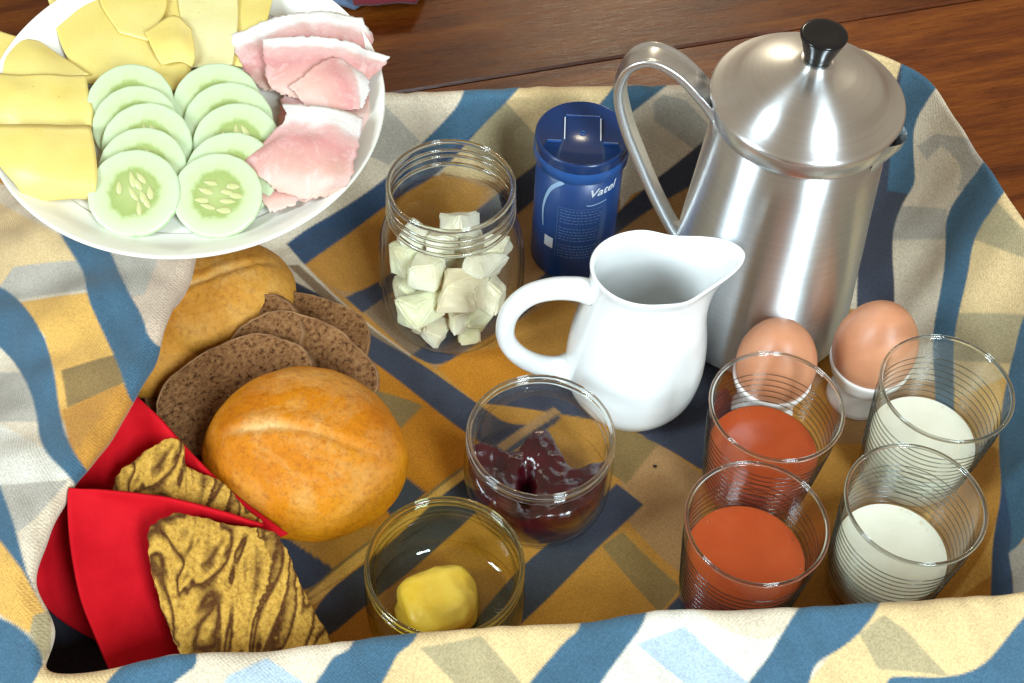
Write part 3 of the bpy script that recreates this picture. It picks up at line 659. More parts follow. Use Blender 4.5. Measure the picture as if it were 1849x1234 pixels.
def chunk(c, s, seed, label):
    rg = random.Random(seed); bm = bmesh.new()
    for i in (-1, 1):
        for j in (-1, 1):
            for k in (-1, 1): bm.verts.new((i*s[0]*rg.uniform(.65, 1.1), j*s[1]*rg.uniform(.65, 1.1), k*s[2]*rg.uniform(.6, 1.1)) if rg.random() > .13 else (i*s[0]*.5, j*s[1]*.4, k*s[2]*.5))
    r = bmesh.ops.convex_hull(bm, input=bm.verts)
    bmesh.ops.bevel(bm, geom=bm.edges[:], offset=.0009, segments=2, affect='EDGES')
    bmesh.ops.subdivide_edges(bm, edges=[e for e in bm.edges if e.calc_length() > .003], cuts=3, use_grid_fill=True)
    for v in bm.verts: v.co += Vector((noise.noise(v.co*170+Vector((seed, 0, 0))), noise.noise(v.co*170+Vector((0, seed, 0))), noise.noise(v.co*170+Vector((0, 0, seed)))))*.0011
    me = bpy.data.meshes.new('fruit_chunk'); bm.to_mesh(me); bm.free(); me.materials.append(MAT['chunk'])
    o = bpy.data.objects.new('fruit_chunk', me); COL.objects.link(o); o.location = c; o.rotation_euler = (rg.uniform(-.7, .7), rg.uniform(-.7, .7), rg.uniform(0, 3))
    return tag(o, label, 'fruit chunk', 'pale fruit chunks in the round jar')
JC = np.array([-.0362, .0160])
for i, (px, py, z, s, lab) in enumerate((
    (772, 492, .046, (.0105, .009, .0085), 'yellow-green fruit chunk, upper left of centre among the chunks in the jar'),
    (838, 528, .040, (.010, .013, .012), 'long pale green fruit chunk standing at the centre of the jar'),
    (880, 480, .047, (.013, .009, .007), 'whitish fruit chunk high at the right of the jar'),
    (760, 558, .028, (.013, .010, .009), 'cream fruit chunk with yellow edge low at the left of the jar'),
    (832, 580, .017, (.013, .008, .008), 'peach tinted fruit chunk lying at the bottom centre of the jar'),
    (725, 460, .044, (.007, .009, .011), 'narrow cream fruit chunk against the left wall of the jar'),
    (905, 535, .034, (.009, .009, .010), 'pale fruit chunk against the right wall of the jar beside the jug handle'),
    (832, 400, .050, (.013, .009, .008), 'cream fruit chunk at the back seen through the mouth of the jar'),
    (722, 520, .026, (.008, .009, .009), 'small tan fruit chunk at the lower left wall of the jar'),
    (880, 588, .018, (.009, .008, .008), 'tan fruit chunk low at the right of the jar'),
    (780, 605, .012, (.010, .007, .006), 'cream fruit chunk on the floor of the jar at the left'),
    (800, 440, .052, (.010, .008, .007), 'small whitish fruit chunk on top of the pile, left of centre in the jar'),
    (745, 425, .052, (.008, .008, .009), 'cream fruit chunk high against the left wall of the jar'),
    (900, 450, .050, (.008, .008, .008), 'white fruit chunk high against the right wall of the jar'),
    (755, 610, .010, (.008, .007, .006), 'tan fruit chunk at the very bottom left of the jar'),
    (858, 618, .008, (.009, .007, .006), 'pale fruit chunk at the very bottom right of the jar'),
    (790, 450, .036, (.010, .010, .009), 'fruit chunk beneath the yellow-green one, left of centre in the jar'),
    (850, 455, .034, (.010, .010, .009), 'fruit chunk beneath the whitish one, right of centre in the jar'),
    (850, 530, .014, (.010, .010, .009), 'fruit chunk low behind the long centre one in the jar'))):
    c = P(px, py, z); d = c[:2]-JC; rr = np.hypot(*d); lim = .027 if z > .02 else .021
    if rr > lim: c[:2] = JC+d*lim/rr
    chunk(tuple(c), tuple(.98*q for q in s), i+3, lab or 'pale fruit chunk buried in the middle of the pile in the jar')

# ------------------------------------------------------------------ tumblers with juice and yogurt
def tumbler(loc, kind, level, label):
    t = tag(empty('tumbler', loc), label, 'glass', 'ringed glass tumblers at the right of the basket')
    H = .080; r0, r1 = .0262, .0332; ro = lambda z: r0+(r1-r0)*z/H
    out = [(0, .0008), (r0-.002, .0008), (r0-.0004, .002), (ro(.006), .006)]
    z = .020
    zs = np.linspace(.010, H-.002, 260)
    for zz in zs:
        g = 0
        out.append((ro(zz)+g, zz))
    out += [(ro(H), H-.0005)]
    inn = [(ro(H)-.0014, H-.0005)]+[(ro(zz)-.0014, zz) for zz in np.linspace(H-.003, .007, 24)]+[(ro(.005)-.006, .0045), (0, .0042)]
    lathe('body', out+inn, MAT['glass'], t, 96)
    torus('lip', ro(H)-.0007, .0010, H, MAT['glass_rim'], t)
    ri = lambda zz: ro(zz)-.0016
    for k_ in range(11): torus('ring', ro(.021+.0042*k_)+.0001, .00032, .021+.0042*k_, MAT['ring'], t, 96, 6)
    prof = [(0, .0046), (ri(.006)-.004, .0048), (ri(.007), .008), (ri(level), level), (ri(level)-.0003, level+.0004)]
    liq = lathe('liquid', prof, None, None, 72, loc=loc)
    liq.data.materials.clear(); liq.data.materials.append(MAT['juice_side'] if kind == 'juice' else MAT['yogurt'])
    tp = lathe('surface', [(ri(level)-.0003, level+.0004), (ri(level)-.0020, level), (ri(level)*.5, level-.0002), (0, level-.0002)], MAT['juice'] if kind == 'juice' else MAT['yogurt'], liq, 72)
    V = []; Fb = []; rg = random.Random(int(loc[0]*1e4))
    for q in range(26):
        a = rg.uniform(0, 2*PI); rb = rg.uniform(.0003, .0009); R_ = ri(level)-.001-rb-abs(rg.gauss(0, .0012)); b0 = len(V)
        for i in range(4):
            for j in range(10): V.append((R_*math.cos(a)+rb*math.cos(i*PI/6.2)*math.cos(j*PI/5), R_*math.sin(a)+rb*math.cos(i*PI/6.2)*math.sin(j*PI/5), level-.0001+rb*.8*math.sin(i*PI/6.2)))
        Fb += grid_faces(4, 10, True, b0)
    tag(mesh('bubbles', V, Fb, MAT['bubble'], liq), kind='stuff')
    return t, liq
t1, l1 = tumbler((.1315, -.0935, 0), 'juice', .040, 'ringed glass tumbler of pink juice directly in front of the left egg')
l1.name = 'juice'; tag(l1, 'pinkish red juice in the tumbler in front of the left egg', 'juice')
t2, l2 = tumbler((.1172, -.1605, 0), 'juice', .047, 'ringed glass tumbler of pink juice nearest the front cloth rim')
l2.name = 'juice'; tag(l2, 'pinkish red juice in the tumbler nearest the front cloth rim', 'juice')
t3, l3 = tumbler((.2175, -.0770, 0), 'yogurt', .034, 'ringed glass tumbler of white yogurt beside the right egg')
l3.name = 'yogurt'; tag(l3, 'white yogurt in the tumbler beside the right egg', 'yogurt')
t4, l4 = tumbler((.1925, -.1455, 0), 'yogurt', .034, 'ringed glass tumbler of white yogurt at the front right, nearest the cloth rim')
l4.name = 'yogurt'; tag(l4, 'white yogurt in the front right tumbler nearest the cloth rim', 'yogurt')

# ------------------------------------------------------------------ eggs in cups
def egg(loc, r, label, tilt, cuplab):
    prof = []
    for t in np.linspace(0, PI, 40):
        z = -math.cos(t); w = math.sin(t)*(1-.10*z); prof.append((r*w*1.0, r*1.27*z))
    e = lathe('egg', prof, MAT['egg'], None, 64, loc=loc); e.rotation_euler = tilt
    tag(e, label, 'egg', 'brown boiled eggs in cups')
    H = loc[2]-.013; R0 = r*.90+.0016
    prof = [(0, .001), (.0155, .0008), (.017, .002), (.0165, .004), (.012, .009), (.0105, .013), (.0125, .018), (R0*.82, H*.62), (R0*.97, H*.85), (R0+.0006, H-.001), (R0+.0002, H+.0006), (R0-.0014, H), (R0*.9, H*.8), (R0*.6, H*.60), (0, H*.55)]
    c = lathe('egg_cup', prof, MAT['cup'], None, 64, loc=(loc[0], loc[1], 0), sub=90)
    tag(c, cuplab, 'egg cup', 'white egg cups')
egg((.1415, -.0400, .0475), .0213, 'brown egg standing between the jug and the other egg, behind the pink juice', (R(2), R(-3), 0), 'white egg cup behind the pink juice tumbler, under the left egg')
egg((.1962, -.0262, .0475), .0222, 'brown egg at the right, in front of the steel pot and beside the yogurt glass', (R(-2), R(4), 0), 'white egg cup beside the back yogurt tumbler, under the right egg')

# ------------------------------------------------------------------ plate, tilted towards us on the basket rim
PT = R(6.0)
PN = np.array([.03, -math.sin(PT), math.cos(PT)]); PN /= np.linalg.norm(PN)
PX = np.array([1, 0, 0.]); PX -= PN*(PX@PN); PX /= np.linalg.norm(PX); PY = np.cross(PN, PX)
PC = P(340, 180, .110); PR = .1115
PM = Matrix(((PX[0], PY[0], PN[0], PC[0]), (PX[1], PY[1], PN[1], PC[1]), (PX[2], PY[2], PN[2], PC[2]), (0, 0, 0, 1)))
plate = lathe('plate', [(0, -.0135), (.060, -.0135), (.062, -.0150), (.066, -.0150), (.070, -.0132), (.090, -.0105), (.105, -.0036), (.1108, -.0006), (.1122, .0006), (.1120, .0018), (.1108, .0022), (.105, -.0010), (.096, -.0068), (.088, -.0096), (.080, -.0106), (0, -.0108)], MAT['plate'], None, 160, sub=150)
plate.matrix_world = PM @ Matrix.Scale(.955, 4); tag(plate, 'round white plate of cheese, cucumber and ham resting on the cloth rim', 'plate')
def Q(px, py, h=0.0):      # place h above the plate's eating surface seen at that spot of the photo
    d = FW+RT*(px-924.5)/F-UP*(py-617)/F; o = PC+PN*(h-.0105); t = ((o-CAM)@PN)/(d@PN); return CAM+d*t
def NQ(rows): return [[Q(*q) for q in r] for r in rows]

# cucumber
def cuke_mat(centre):
    M, nt, b = mat('cucumber_flesh')
    tc = N(nt, 'ShaderNodeTexCoord'); g = N(nt, 'ShaderNodeVectorMath', operation='LENGTH'); sx = N(nt, 'ShaderNodeMapping'); sx.inputs['Scale'].default_value = (1, 1, 0)
    nt.links.new(tc.outputs['Object'], sx.inputs[0]); nt.links.new(sx.outputs[0], g.inputs[0])
    n = noise_tex(nt, 160, 3); ml = N(nt, 'ShaderNodeMath', operation='MULTIPLY_ADD'); nt.links.new(n.outputs[0], ml.inputs[0]); ml.inputs[1].default_value = .008; nt.links.new(g.outputs['Value'], ml.inputs[2])
    mr = N(nt, 'ShaderNodeMapRange'); mr.inputs[1].default_value = .004; mr.inputs[2].default_value = .030; nt.links.new(ml.outputs[0], mr.inputs[0])
    r = ramp(nt, [(0, (.44, .50, .20)), (.46, (.34, .41, .13)), (.56, (.53, .60, .32)), (.68, (.55, .63, .37)), (.9, (.56, .67, .43)), (1, (.36, .52, .24))]); nt.links.new(mr.outputs[0], r.inputs[0])
    nt.links.new(r.outputs[0], b.inputs['Base Color']); setp(b, Roughness=.28, Subsurface_Weight=.35, Subsurface_Radius=(.004, .006, .003), Subsurface_Scale=1.0)
    n2 = noise_tex(nt, 400, 3); bump(nt, b, n2.outputs[0], .3, .0005); return M
MAT['cuke'] = cuke_mat(1); MAT['seed'] = plain('cucumber_seed', (.56, .55, .24), .3, sss=.2)
def cucumber(px, py, h, r, tilt, label, seeds, rot):
    """a slice resting on the one behind it: tilt lifts its far edge"""
    c = Q(px, py, h); T = Matrix((tuple(PX), tuple(PY), tuple(PN))).transposed().to_4x4()
    M = Matrix.Translation(Vector(c)) @ T @ Matrix.Rotation(R(tilt), 4, 'X') @ Matrix.Rotation(rot, 4, 'Z')
    t = tag(empty('cucumber_slice', M=M), label, 'cucumber slice', 'cucumber slices shingled on the plate')
    rg = random.Random(int(px)); nn = 96; k = 16; th = .0021
    fr = []
    for i in range(nn):
        a = 2*PI*i/nn; q = (a % (2*PI/k))-PI/k; fr.append(.955*math.cos(PI/k)/math.cos(q)*.5+.5+.006*noise.noise(Vector((math.cos(a)*2, math.sin(a)*2, px))))
    V = []; prof = [(0, -th), (.9, -th), (.985, -th*.9), (1, -th*.6), (1, th*.6), (.985, th*.9), (.94, th), (.6, th*.93), (.5, th*.80), (.3, th*.78), (0, th*.85)]
    for pr, z in prof:
        for i in range(nn):
            a = 2*PI*i/nn; V.append((r*pr*fr[i]*math.cos(a), r*pr*fr[i]*math.sin(a), z))
    mesh('flesh', V, grid_faces(len(prof), nn, True), MAT['cuke'], t)
    if seeds:
        for (sx, sy, sa) in seeds:
            o = blob('seed', (sx*r, sy*r, th*.74), (.0050*rg.uniform(.8, 1.1), .0020*rg.uniform(.8, 1.1), .0006), MAT['seed'], 1, .1, 1, 2, t, (0, 0, sa))
            for v in o.data.vertices:
                f_ = 1-.55*max(0, v.co.x/.0036); v.co.y *= f_
    return t
sA = [(-.06, .30, 1.9), (.06, .20, 2.2), (.12, .34, 2.3), (-.32, .10, 1.7), (.20, -.08, 2.0), (.34, .02, 1.8), (.14, -.34, 1.75), (.28, -.20, 2.1), (-.02, -.02, 2.2)]
sB = [(.22, .10, -.1), (.30, .26, .1), (.26, -.10, .1), (.22, -.32, .1+PI), (-.20, .24, PI), (-.26, .04, -.15+PI), (-.30, -.18, .15+PI), (-.14, -.30, PI-.1), (.42, .06, 0)]
for px, py, h, tl, seeds, lab in (
    (236, 190, .0112, 18, None, 'topmost cucumber slice of the left row, mostly covered by the next'),
    (246, 228, .0112, 18, None, 'second cucumber slice from the top of the left row'),
    (266, 264, .0112, 18, sA, 'middle cucumber slice of the left row'),
    (258, 306, .0112, 18, sA, 'cucumber slice just behind the front one of the left row'),
    (243, 350, .0112, 18, sA, 'front cucumber slice of the left row, its seeds in full view'),
    (392, 190, .0112, 18, None, 'topmost cucumber slice of the right row, under the ham edge'),
    (413, 225, .0112, 18, None, 'second cucumber slice from the top of the right row, touching the ham'),
    (428, 262, .0112, 18, sA, 'middle cucumber slice of the right row, with seeds showing beside the ham'),
    (418, 318, .0112, 18, None, 'cucumber slice just behind the front one of the right row, mostly hidden'),
    (393, 354, .0112, 18, sB, 'front cucumber slice of the right row, its seeds in full view')):
    cucumber(px, py, h, .0243+random.uniform(-.0008, .0006), tl+random.uniform(-2, 2), lab, seeds, random.uniform(-.12, .12))

# cheese and ham
def cheese_mat(nm, c1, c2):
    M, nt, b = mat(nm)
    n = noise_tex(nt, 22, 3); r = ramp(nt, [(.3, c1), (.7, c2)]); nt.links.new(n.outputs[0], r.inputs[0])
    n3 = noise_tex(nt, 420, 2, .5); r3 = ramp(nt, [(.22, (.6, .55, .4)), (.30, (1, 1, 1))]); nt.links.new(n3.outputs[0], r3.inputs[0])
    c = mixc(nt, .7, r.outputs[0], r3.outputs[0], 'MULTIPLY'); nt.links.new(c, b.inputs['Base Color'])
    setp(b, Roughness=.42, Subsurface_Weight=.35, Subsurface_Radius=(.006, .004, .001), Subsurface_Scale=1.0); bump(nt, b, n3.outputs[0], .25, .0006); return M
MAT['cheese'] = cheese_mat('yellow_cheese', (.78, .57, .15), (.84, .66, .23)); MAT['cheese2'] = cheese_mat('pale_yellow_cheese', (.80, .66, .28), (.84, .72, .38))
def cheese(rows, label, m_='cheese', th=.0013, wav=.0008, seed=0):
    o = sheet('cheese_slice', NQ(rows), th, MAT[m_], 26, 30, wav, None, seed); tag(o, label, 'cheese slice', 'cheese slices on the plate')
cheese([[(70, -40, 0.0062), (200, -70, 0.0062), (340, -50, 0.0072)], [(90, 10, 0.0062), (200, 0, 0.0072), (345, 0, 0.0082)], [(112, 85, 0.0062), (200, 90, 0.0082), (345, 120, 0.0082)], [(150, 150, 0.0052), (250, 165, 0.0082), (340, 165, 0.0062)]], 'large thin yellow cheese slice at the back of the plate, above the left cucumber row', seed=1)
cheese([[(190, -60, 0.0092), (300, -50, 0.0092)], [(180, 0, 0.0102), (300, 15, 0.0102)], [(215, 60, 0.0102), (268, 75, 0.0112)]], 'yellow cheese slice with a pointed corner lying upon the large one at the back', 'cheese', seed=9)
cheese([[(325, -60, 0.0102), (420, -60, 0.0102)], [(322, 0, 0.0102), (430, 5, 0.0102)], [(332, 60, 0.0102), (428, 65, 0.0102)], [(345, 122, 0.0092), (420, 118, 0.0082)]], 'pale rectangular cheese slice at the back of the plate, between the others and the ham', 'cheese2', seed=2)
cheese([[(430, -60, 0.0082), (500, -50, 0.0082)], [(428, 0, 0.0092), (490, 8, 0.0102)], [(418, 60, 0.0082), (475, 70, 0.0112)], [(412, 118, 0.0062), (455, 125, 0.0072)]], 'darker yellow cheese slice standing folded next to the ham', 'cheese', seed=3)
cheese([[(262, 60, 0.0132), (312, 30, 0.0132), (345, 52, 0.0122)], [(280, 98, 0.0132), (318, 75, 0.0152), (352, 100, 0.0122)], [(292, 118, 0.0112), (325, 112, 0.0112), (348, 122, 0.0102)]], 'small broken cheese corner lying on the large slice', 'cheese', seed=4)
cheese([[(-10, 55, 0.0092), (30, 68, 0.0102), (70, 78, 0.0082)], [(-30, 95, 0.0102), (60, 100, 0.0122), (120, 108, 0.0082)], [(-40, 138, 0.0082), (70, 140, 0.0122), (162, 136, 0.0082)]], 'triangular yellow cheese slice at the upper left edge of the plate', 'cheese', seed=5)
cheese([[(-40, 135, 0.0112), (60, 137, 0.0152), (156, 138, 0.0112)], [(-42, 162, 0.0142), (60, 168, 0.0162), (160, 166, 0.0122)], [(-40, 195, 0.0122), (60, 200, 0.0142), (168, 198, 0.0112)], [(-40, 228, 0.0082), (70, 232, 0.0102), (170, 230, 0.0082)]], 'creased yellow cheese slice in the middle of the left stack', 'cheese', wav=.0014, seed=6)
cheese([[(-25, 226, 0.0162), (60, 227, 0.0192), (164, 229, 0.0162)], [(-22, 262, 0.0172), (65, 270, 0.0202), (172, 272, 0.0172)], [(0, 300, 0.0162), (75, 310, 0.0192), (176, 312, 0.0162)], [(28, 333, 0.0142), (90, 336, 0.0152), (174, 337, 0.0142)], [(42, 350, 0.0102), (100, 352, 0.0102), (172, 351, 0.0102)], [(52, 356, 0.0057), (105, 357, 0.0057), (168, 355, 0.0057)], [(40, 340, 0.0047), (100, 335, 0.0047), (165, 335, 0.0047)]], 'thick yellow cheese slice folded over itself at the front left of the plate', 'cheese', seed=7, th=.0022)
cheese([[(-25, 238, 0.0092), (20, 240, 0.0092)], [(-20, 290, 0.0082), (30, 300, 0.0082)], [(10, 330, 0.0062), (40, 340, 0.0062)], [(45, 360, 0.0042), (66, 360, 0.0042)]], 'lower edge of yellow cheese peeping out at the plate rim under the folded slice', 'cheese2', seed=8)
def ham_mat():
    M, nt, b = mat('cooked_ham')
    uv = N(nt, 'ShaderNodeUVMap'); sep = N(nt, 'ShaderNodeSeparateXYZ'); nt.links.new(uv.outputs[0], sep.inputs[0])
    n = noise_tex(nt, 45, 4, .6); ma = N(nt, 'ShaderNodeMath', operation='MULTIPLY_ADD'); nt.links.new(n.outputs[0], ma.inputs[0]); ma.inputs[1].default_value = .34; nt.links.new(sep.outputs['Y'], ma.inputs[2])
    r = ramp(nt, [(0, (.86, .80, .76)), (.34, (.84, .76, .72)), (.42, (.70, .42, .38)), (.60, (.62, .27, .25)), (.85, (.70, .38, .31)), (1, (.76, .48, .40))]); nt.links.new(ma.outputs[0], r.inputs[0])
    n2 = noise_tex(nt, 75, 6, .75, dist=1.2); r2 = ramp(nt, [(.50, (0, 0, 0)), (.75, (.7, .7, .7))]); nt.links.new(n2.outputs[0], r2.inputs[0])
    c = mixc(nt, r2.outputs[0], r.outputs[0], (.80, .62, .58)); nt.links.new(c, b.inputs['Base Color'])
    setp(b, Roughness=.5, Specular_IOR_Level=.35, Subsurface_Weight=.25, Subsurface_Radius=(.006, .003, .002), Subsurface_Scale=1.0); n3 = noise_tex(nt, 260, 5, .75); bump(nt, b, n3.outputs[0], .55, .0009); return M
MAT['ham'] = ham_mat()
def ham(rows, label, seed, wav=.0021, th=.0014):
    o = sheet('ham_slice', NQ(rows), th, MAT['ham'], 34, 44, wav, None, seed, edge=.0016); tag(o, label, 'ham slice', 'ham slices on the plate')
ham([[(416, 64, 0.0104), (500, 34, 0.0142), (590, 22, 0.0154), (655, 36, 0.0117)], [(430, 105, 0.0092), (500, 72, 0.0142), (590, 62, 0.0154), (672, 74, 0.0104)], [(452, 140, 0.0080), (510, 130, 0.0117), (590, 110, 0.0129), (660, 120, 0.0092)], [(478, 165, 0.0061), (530, 165, 0.0080), (600, 150, 0.0092), (640, 150, 0.0067)]], 'ham slice at the back of the ham heap, its pale top edge curving up', 11)
ham([[(520, 150, 0.0080), (580, 140, 0.0092), (650, 135, 0.0080)], [(505, 200, 0.0067), (590, 210, 0.0080), (668, 160, 0.0080)], [(500, 270, 0.0061), (590, 280, 0.0067), (660, 240, 0.0067)]], 'pink ham slice low in the heap, showing at the right plate rim', 17)
ham([[(476, 72, 0.0191), (560, 66, 0.0228), (630, 76, 0.0216), (702, 102, 0.0166)], [(476, 96, 0.0191), (560, 95, 0.0216), (630, 104, 0.0204), (692, 122, 0.0154)], [(484, 150, 0.0142), (550, 140, 0.0166), (610, 140, 0.0166), (655, 155, 0.0129)], [(500, 168, 0.0104), (545, 180, 0.0117), (600, 185, 0.0117), (640, 180, 0.0104)]], 'ham slice with a broad white fat edge lying across the heap', 12)
ham([[(640, 128, 0.0179), (668, 150, 0.0166), (652, 195, 0.0142)], [(605, 104, 0.0216), (635, 150, 0.0216), (640, 198, 0.0154)], [(560, 130, 0.0204), (590, 165, 0.0191), (600, 200, 0.0142)], [(524, 158, 0.0154), (545, 182, 0.0154), (560, 205, 0.0117)]], 'ham slice folded to a peak in the middle of the heap', 13)
ham([[(510, 189, 0.0204), (560, 192, 0.0228), (610, 200, 0.0216), (655, 212, 0.0179)], [(514, 222, 0.0216), (560, 232, 0.0241), (610, 240, 0.0228), (648, 255, 0.0179)], [(440, 290, 0.0154), (500, 262, 0.0228), (570, 268, 0.0241), (640, 292, 0.0166)], [(482, 328, 0.0142), (530, 318, 0.0191), (590, 322, 0.0191), (630, 326, 0.0142)], [(506, 346, 0.0104), (545, 357, 0.0117), (575, 358, 0.0117), (604, 352, 0.0092)]], 'broad ham slice on top at the front of the heap, draped over a fold', 14)
ham([[(520, 318, 0.0092), (480, 305, 0.0104), (443, 298, 0.0117)], [(535, 345, 0.0080), (500, 345, 0.0092), (464, 344, 0.0092)], [(545, 362, 0.0067), (518, 376, 0.0067), (488, 386, 0.0067)]], 'pale ham corner sticking out below the front slice', 15)
ham([[(530, 345, 0.0080), (570, 345, 0.0086), (600, 345, 0.0080)], [(540, 362, 0.0061), (548, 366, 0.0055), (560, 362, 0.0061)]], 'small ham scrap hanging under the front slice', 16)

# ------------------------------------------------------------------ bread
def crust_mat(name, c1, c2, c3, pale):
    M, nt, b = mat(name)
    n = noise_tex(nt, 16, 5, .65); r = ramp(nt, [(.25, c1), (.5, c2), (.75, c3)]); nt.links.new(n.outputs[0], r.inputs[0])
    n2 = noise_tex(nt, 24, 6, .75, dist=.4); tc = N(nt, 'ShaderNodeTexCoord'); gd = N(nt, 'ShaderNodeSeparateXYZ'); nt.links.new(tc.outputs['Object'], gd.inputs[0])
    mr = N(nt, 'ShaderNodeMapRange'); mr.inputs[1].default_value = .008; mr.inputs[2].default_value = .034; nt.links.new(gd.outputs['Z'], mr.inputs[0])
    mu = N(nt, 'ShaderNodeMath', operation='MULTIPLY'); r2 = ramp(nt, [(.45, (0, 0, 0)), (.66, (.75, .75, .75))]); nt.links.new(n2.outputs[0], r2.inputs[0])
    nt.links.new(r2.outputs[0], mu.inputs[0]); nt.links.new(mr.outputs[0], mu.inputs[1])
    c = mixc(nt, mu.outputs[0], r.outputs[0], pale); 
    at = N(nt, 'ShaderNodeAttribute'); at.attribute_name = 'split'; c = mixc(nt, at.outputs['Fac'], c, (.80, .56, .24))
    sp = noise_tex(nt, 330, 5, .8); rs = ramp(nt, [(.32, (.62, .5, .4)), (.5, (1, 1, 1)), (.72, (1.12, 1.1, 1.05))]); nt.links.new(sp.outputs[0], rs.inputs[0]); c = mixc(nt, .8, c, rs.outputs[0], 'MULTIPLY')
    nt.links.new(c, b.inputs['Base Color'])
    setp(b, Roughness=.55, Specular_IOR_Level=.22, Subsurface_Weight=.15, Subsurface_Radius=(.01, .004, .001), Subsurface_Scale=1.0)
    n3 = noise_tex(nt, 300, 6, .8); b1 = bump(nt, b, n3.outputs[0], .8, .0009); n4 = noise_tex(nt, 50, 3); bump(nt, b, n4.outputs[0], .4, .002, b1); return M
MAT['crust'] = crust_mat('golden_crust', (.46, .120, .001), (.58, .190, .002), (.64, .26, .006), (.66, .40, .14))
MAT['crust2'] = crust_mat('pale_golden_crust', (.50, .19, .02), (.60, .27, .035), (.66, .34, .06), (.70, .48, .20))
def roll(name, c, sc, rz, material, label, seed, tilt=(0, 0)):
    bm = bmesh.new(); bmesh.ops.create_icosphere(bm, subdivisions=6, radius=1); ly = bm.verts.layers.float.new('split')
    for v in bm.verts:
        d = v.co.copy(); k = 1+.045*noise.noise(d*1.4+Vector((seed, 0, 0)))+.012*noise.noise(d*5+Vector((seed, 3, 0)))
        z = d.z*sc[2]
        if d.z < 0: z *= .62
        w = d.y-.06*math.sin(d.x*3+seed)-.03*noise.noise(Vector((d.x*6, seed, 0)))+.05
        ln = max(0, 1-(abs(d.x)/.84)**3); g = math.exp(-(w/.045)**2)*ln*(1 if d.z > 0 else 0)
        lipz = math.exp(-((w-.10)/.08)**2)*ln*.05+math.exp(-((w+.10)/.08)**2)*ln*.04
        k2 = k*(1-.038*g+lipz*(1 if d.z > 0 else 0)*.6)
        v.co = Vector((d.x*sc[0], d.y*sc[1], z))*k2
        v[ly] = min(1, g*(.10+.75*math.exp(-((d.x+.38)/.26)**2)))
    me = bpy.data.meshes.new(name); bm.to_mesh(me); bm.free(); me.materials.append(material); me.polygons.foreach_set('use_smooth', [True]*len(me.polygons))
    o = bpy.data.objects.new(name, me); COL.objects.link(o); o.location = c; o.rotation_euler = (tilt[0], tilt[1], rz); return tag(o, label, 'bread roll', 'bread rolls')
roll('bread_roll', tuple(P(552, 822, .034)), (.0515, .0455, .036), R(-2), MAT['crust'], 'large golden bread roll with a split across its top, in front of the bread slices', 2, (R(12), R(3)))
roll('bread_roll', tuple(P(392, 550, .026)), (.046, .038, .029), R(28), MAT['crust2'], 'paler bread roll half hidden behind the dark bread, under the plate', 5)
roll('bread_roll', tuple(P(300, 625, .018)), (.036, .030, .022), R(60), MAT['crust2'], 'small piece of pale roll tucked against the left cloth wall behind the dark bread', 8)

def rye_mats():
    M, nt, b = mat('rye_crumb')
    v = N(nt, 'ShaderNodeTexVoronoi'); v.inputs['Scale'].default_value = 330; tc = N(nt, 'ShaderNodeTexCoord'); nt.links.new(tc.outputs['Object'], v.inputs[0])
    n = noise_tex(nt, 380, 5, .7); n1 = noise_tex(nt, 20, 3)
    r = ramp(nt, [(.36, (.055, .020, .006)), (.46, (.25, .115, .042)), (.7, (.42, .23, .10))]); nt.links.new(n.outputs[0], r.inputs[0])
    r1 = ramp(nt, [(.3, (.7, .62, .55)), (.7, (1.1, 1.05, 1))]); nt.links.new(n1.outputs[0], r1.inputs[0]); c = mixc(nt, 1.0, r.outputs[0], r1.outputs[0], 'MULTIPLY')
    nt.links.new(c, b.inputs['Base Color']); setp(b, Roughness=.85, Specular_IOR_Level=.2); b1 = bump(nt, b, n.outputs[0], 1.0, .0022); bump(nt, b, v.outputs[0], .4, .001, b1)
    M2 = mottled('rye_crust', (.15, .062, .02), (.30, .15, .055), 90, .7, .6, .001); return M, M2
MAT['rye'], MAT['rye_crust'] = rye_mats()
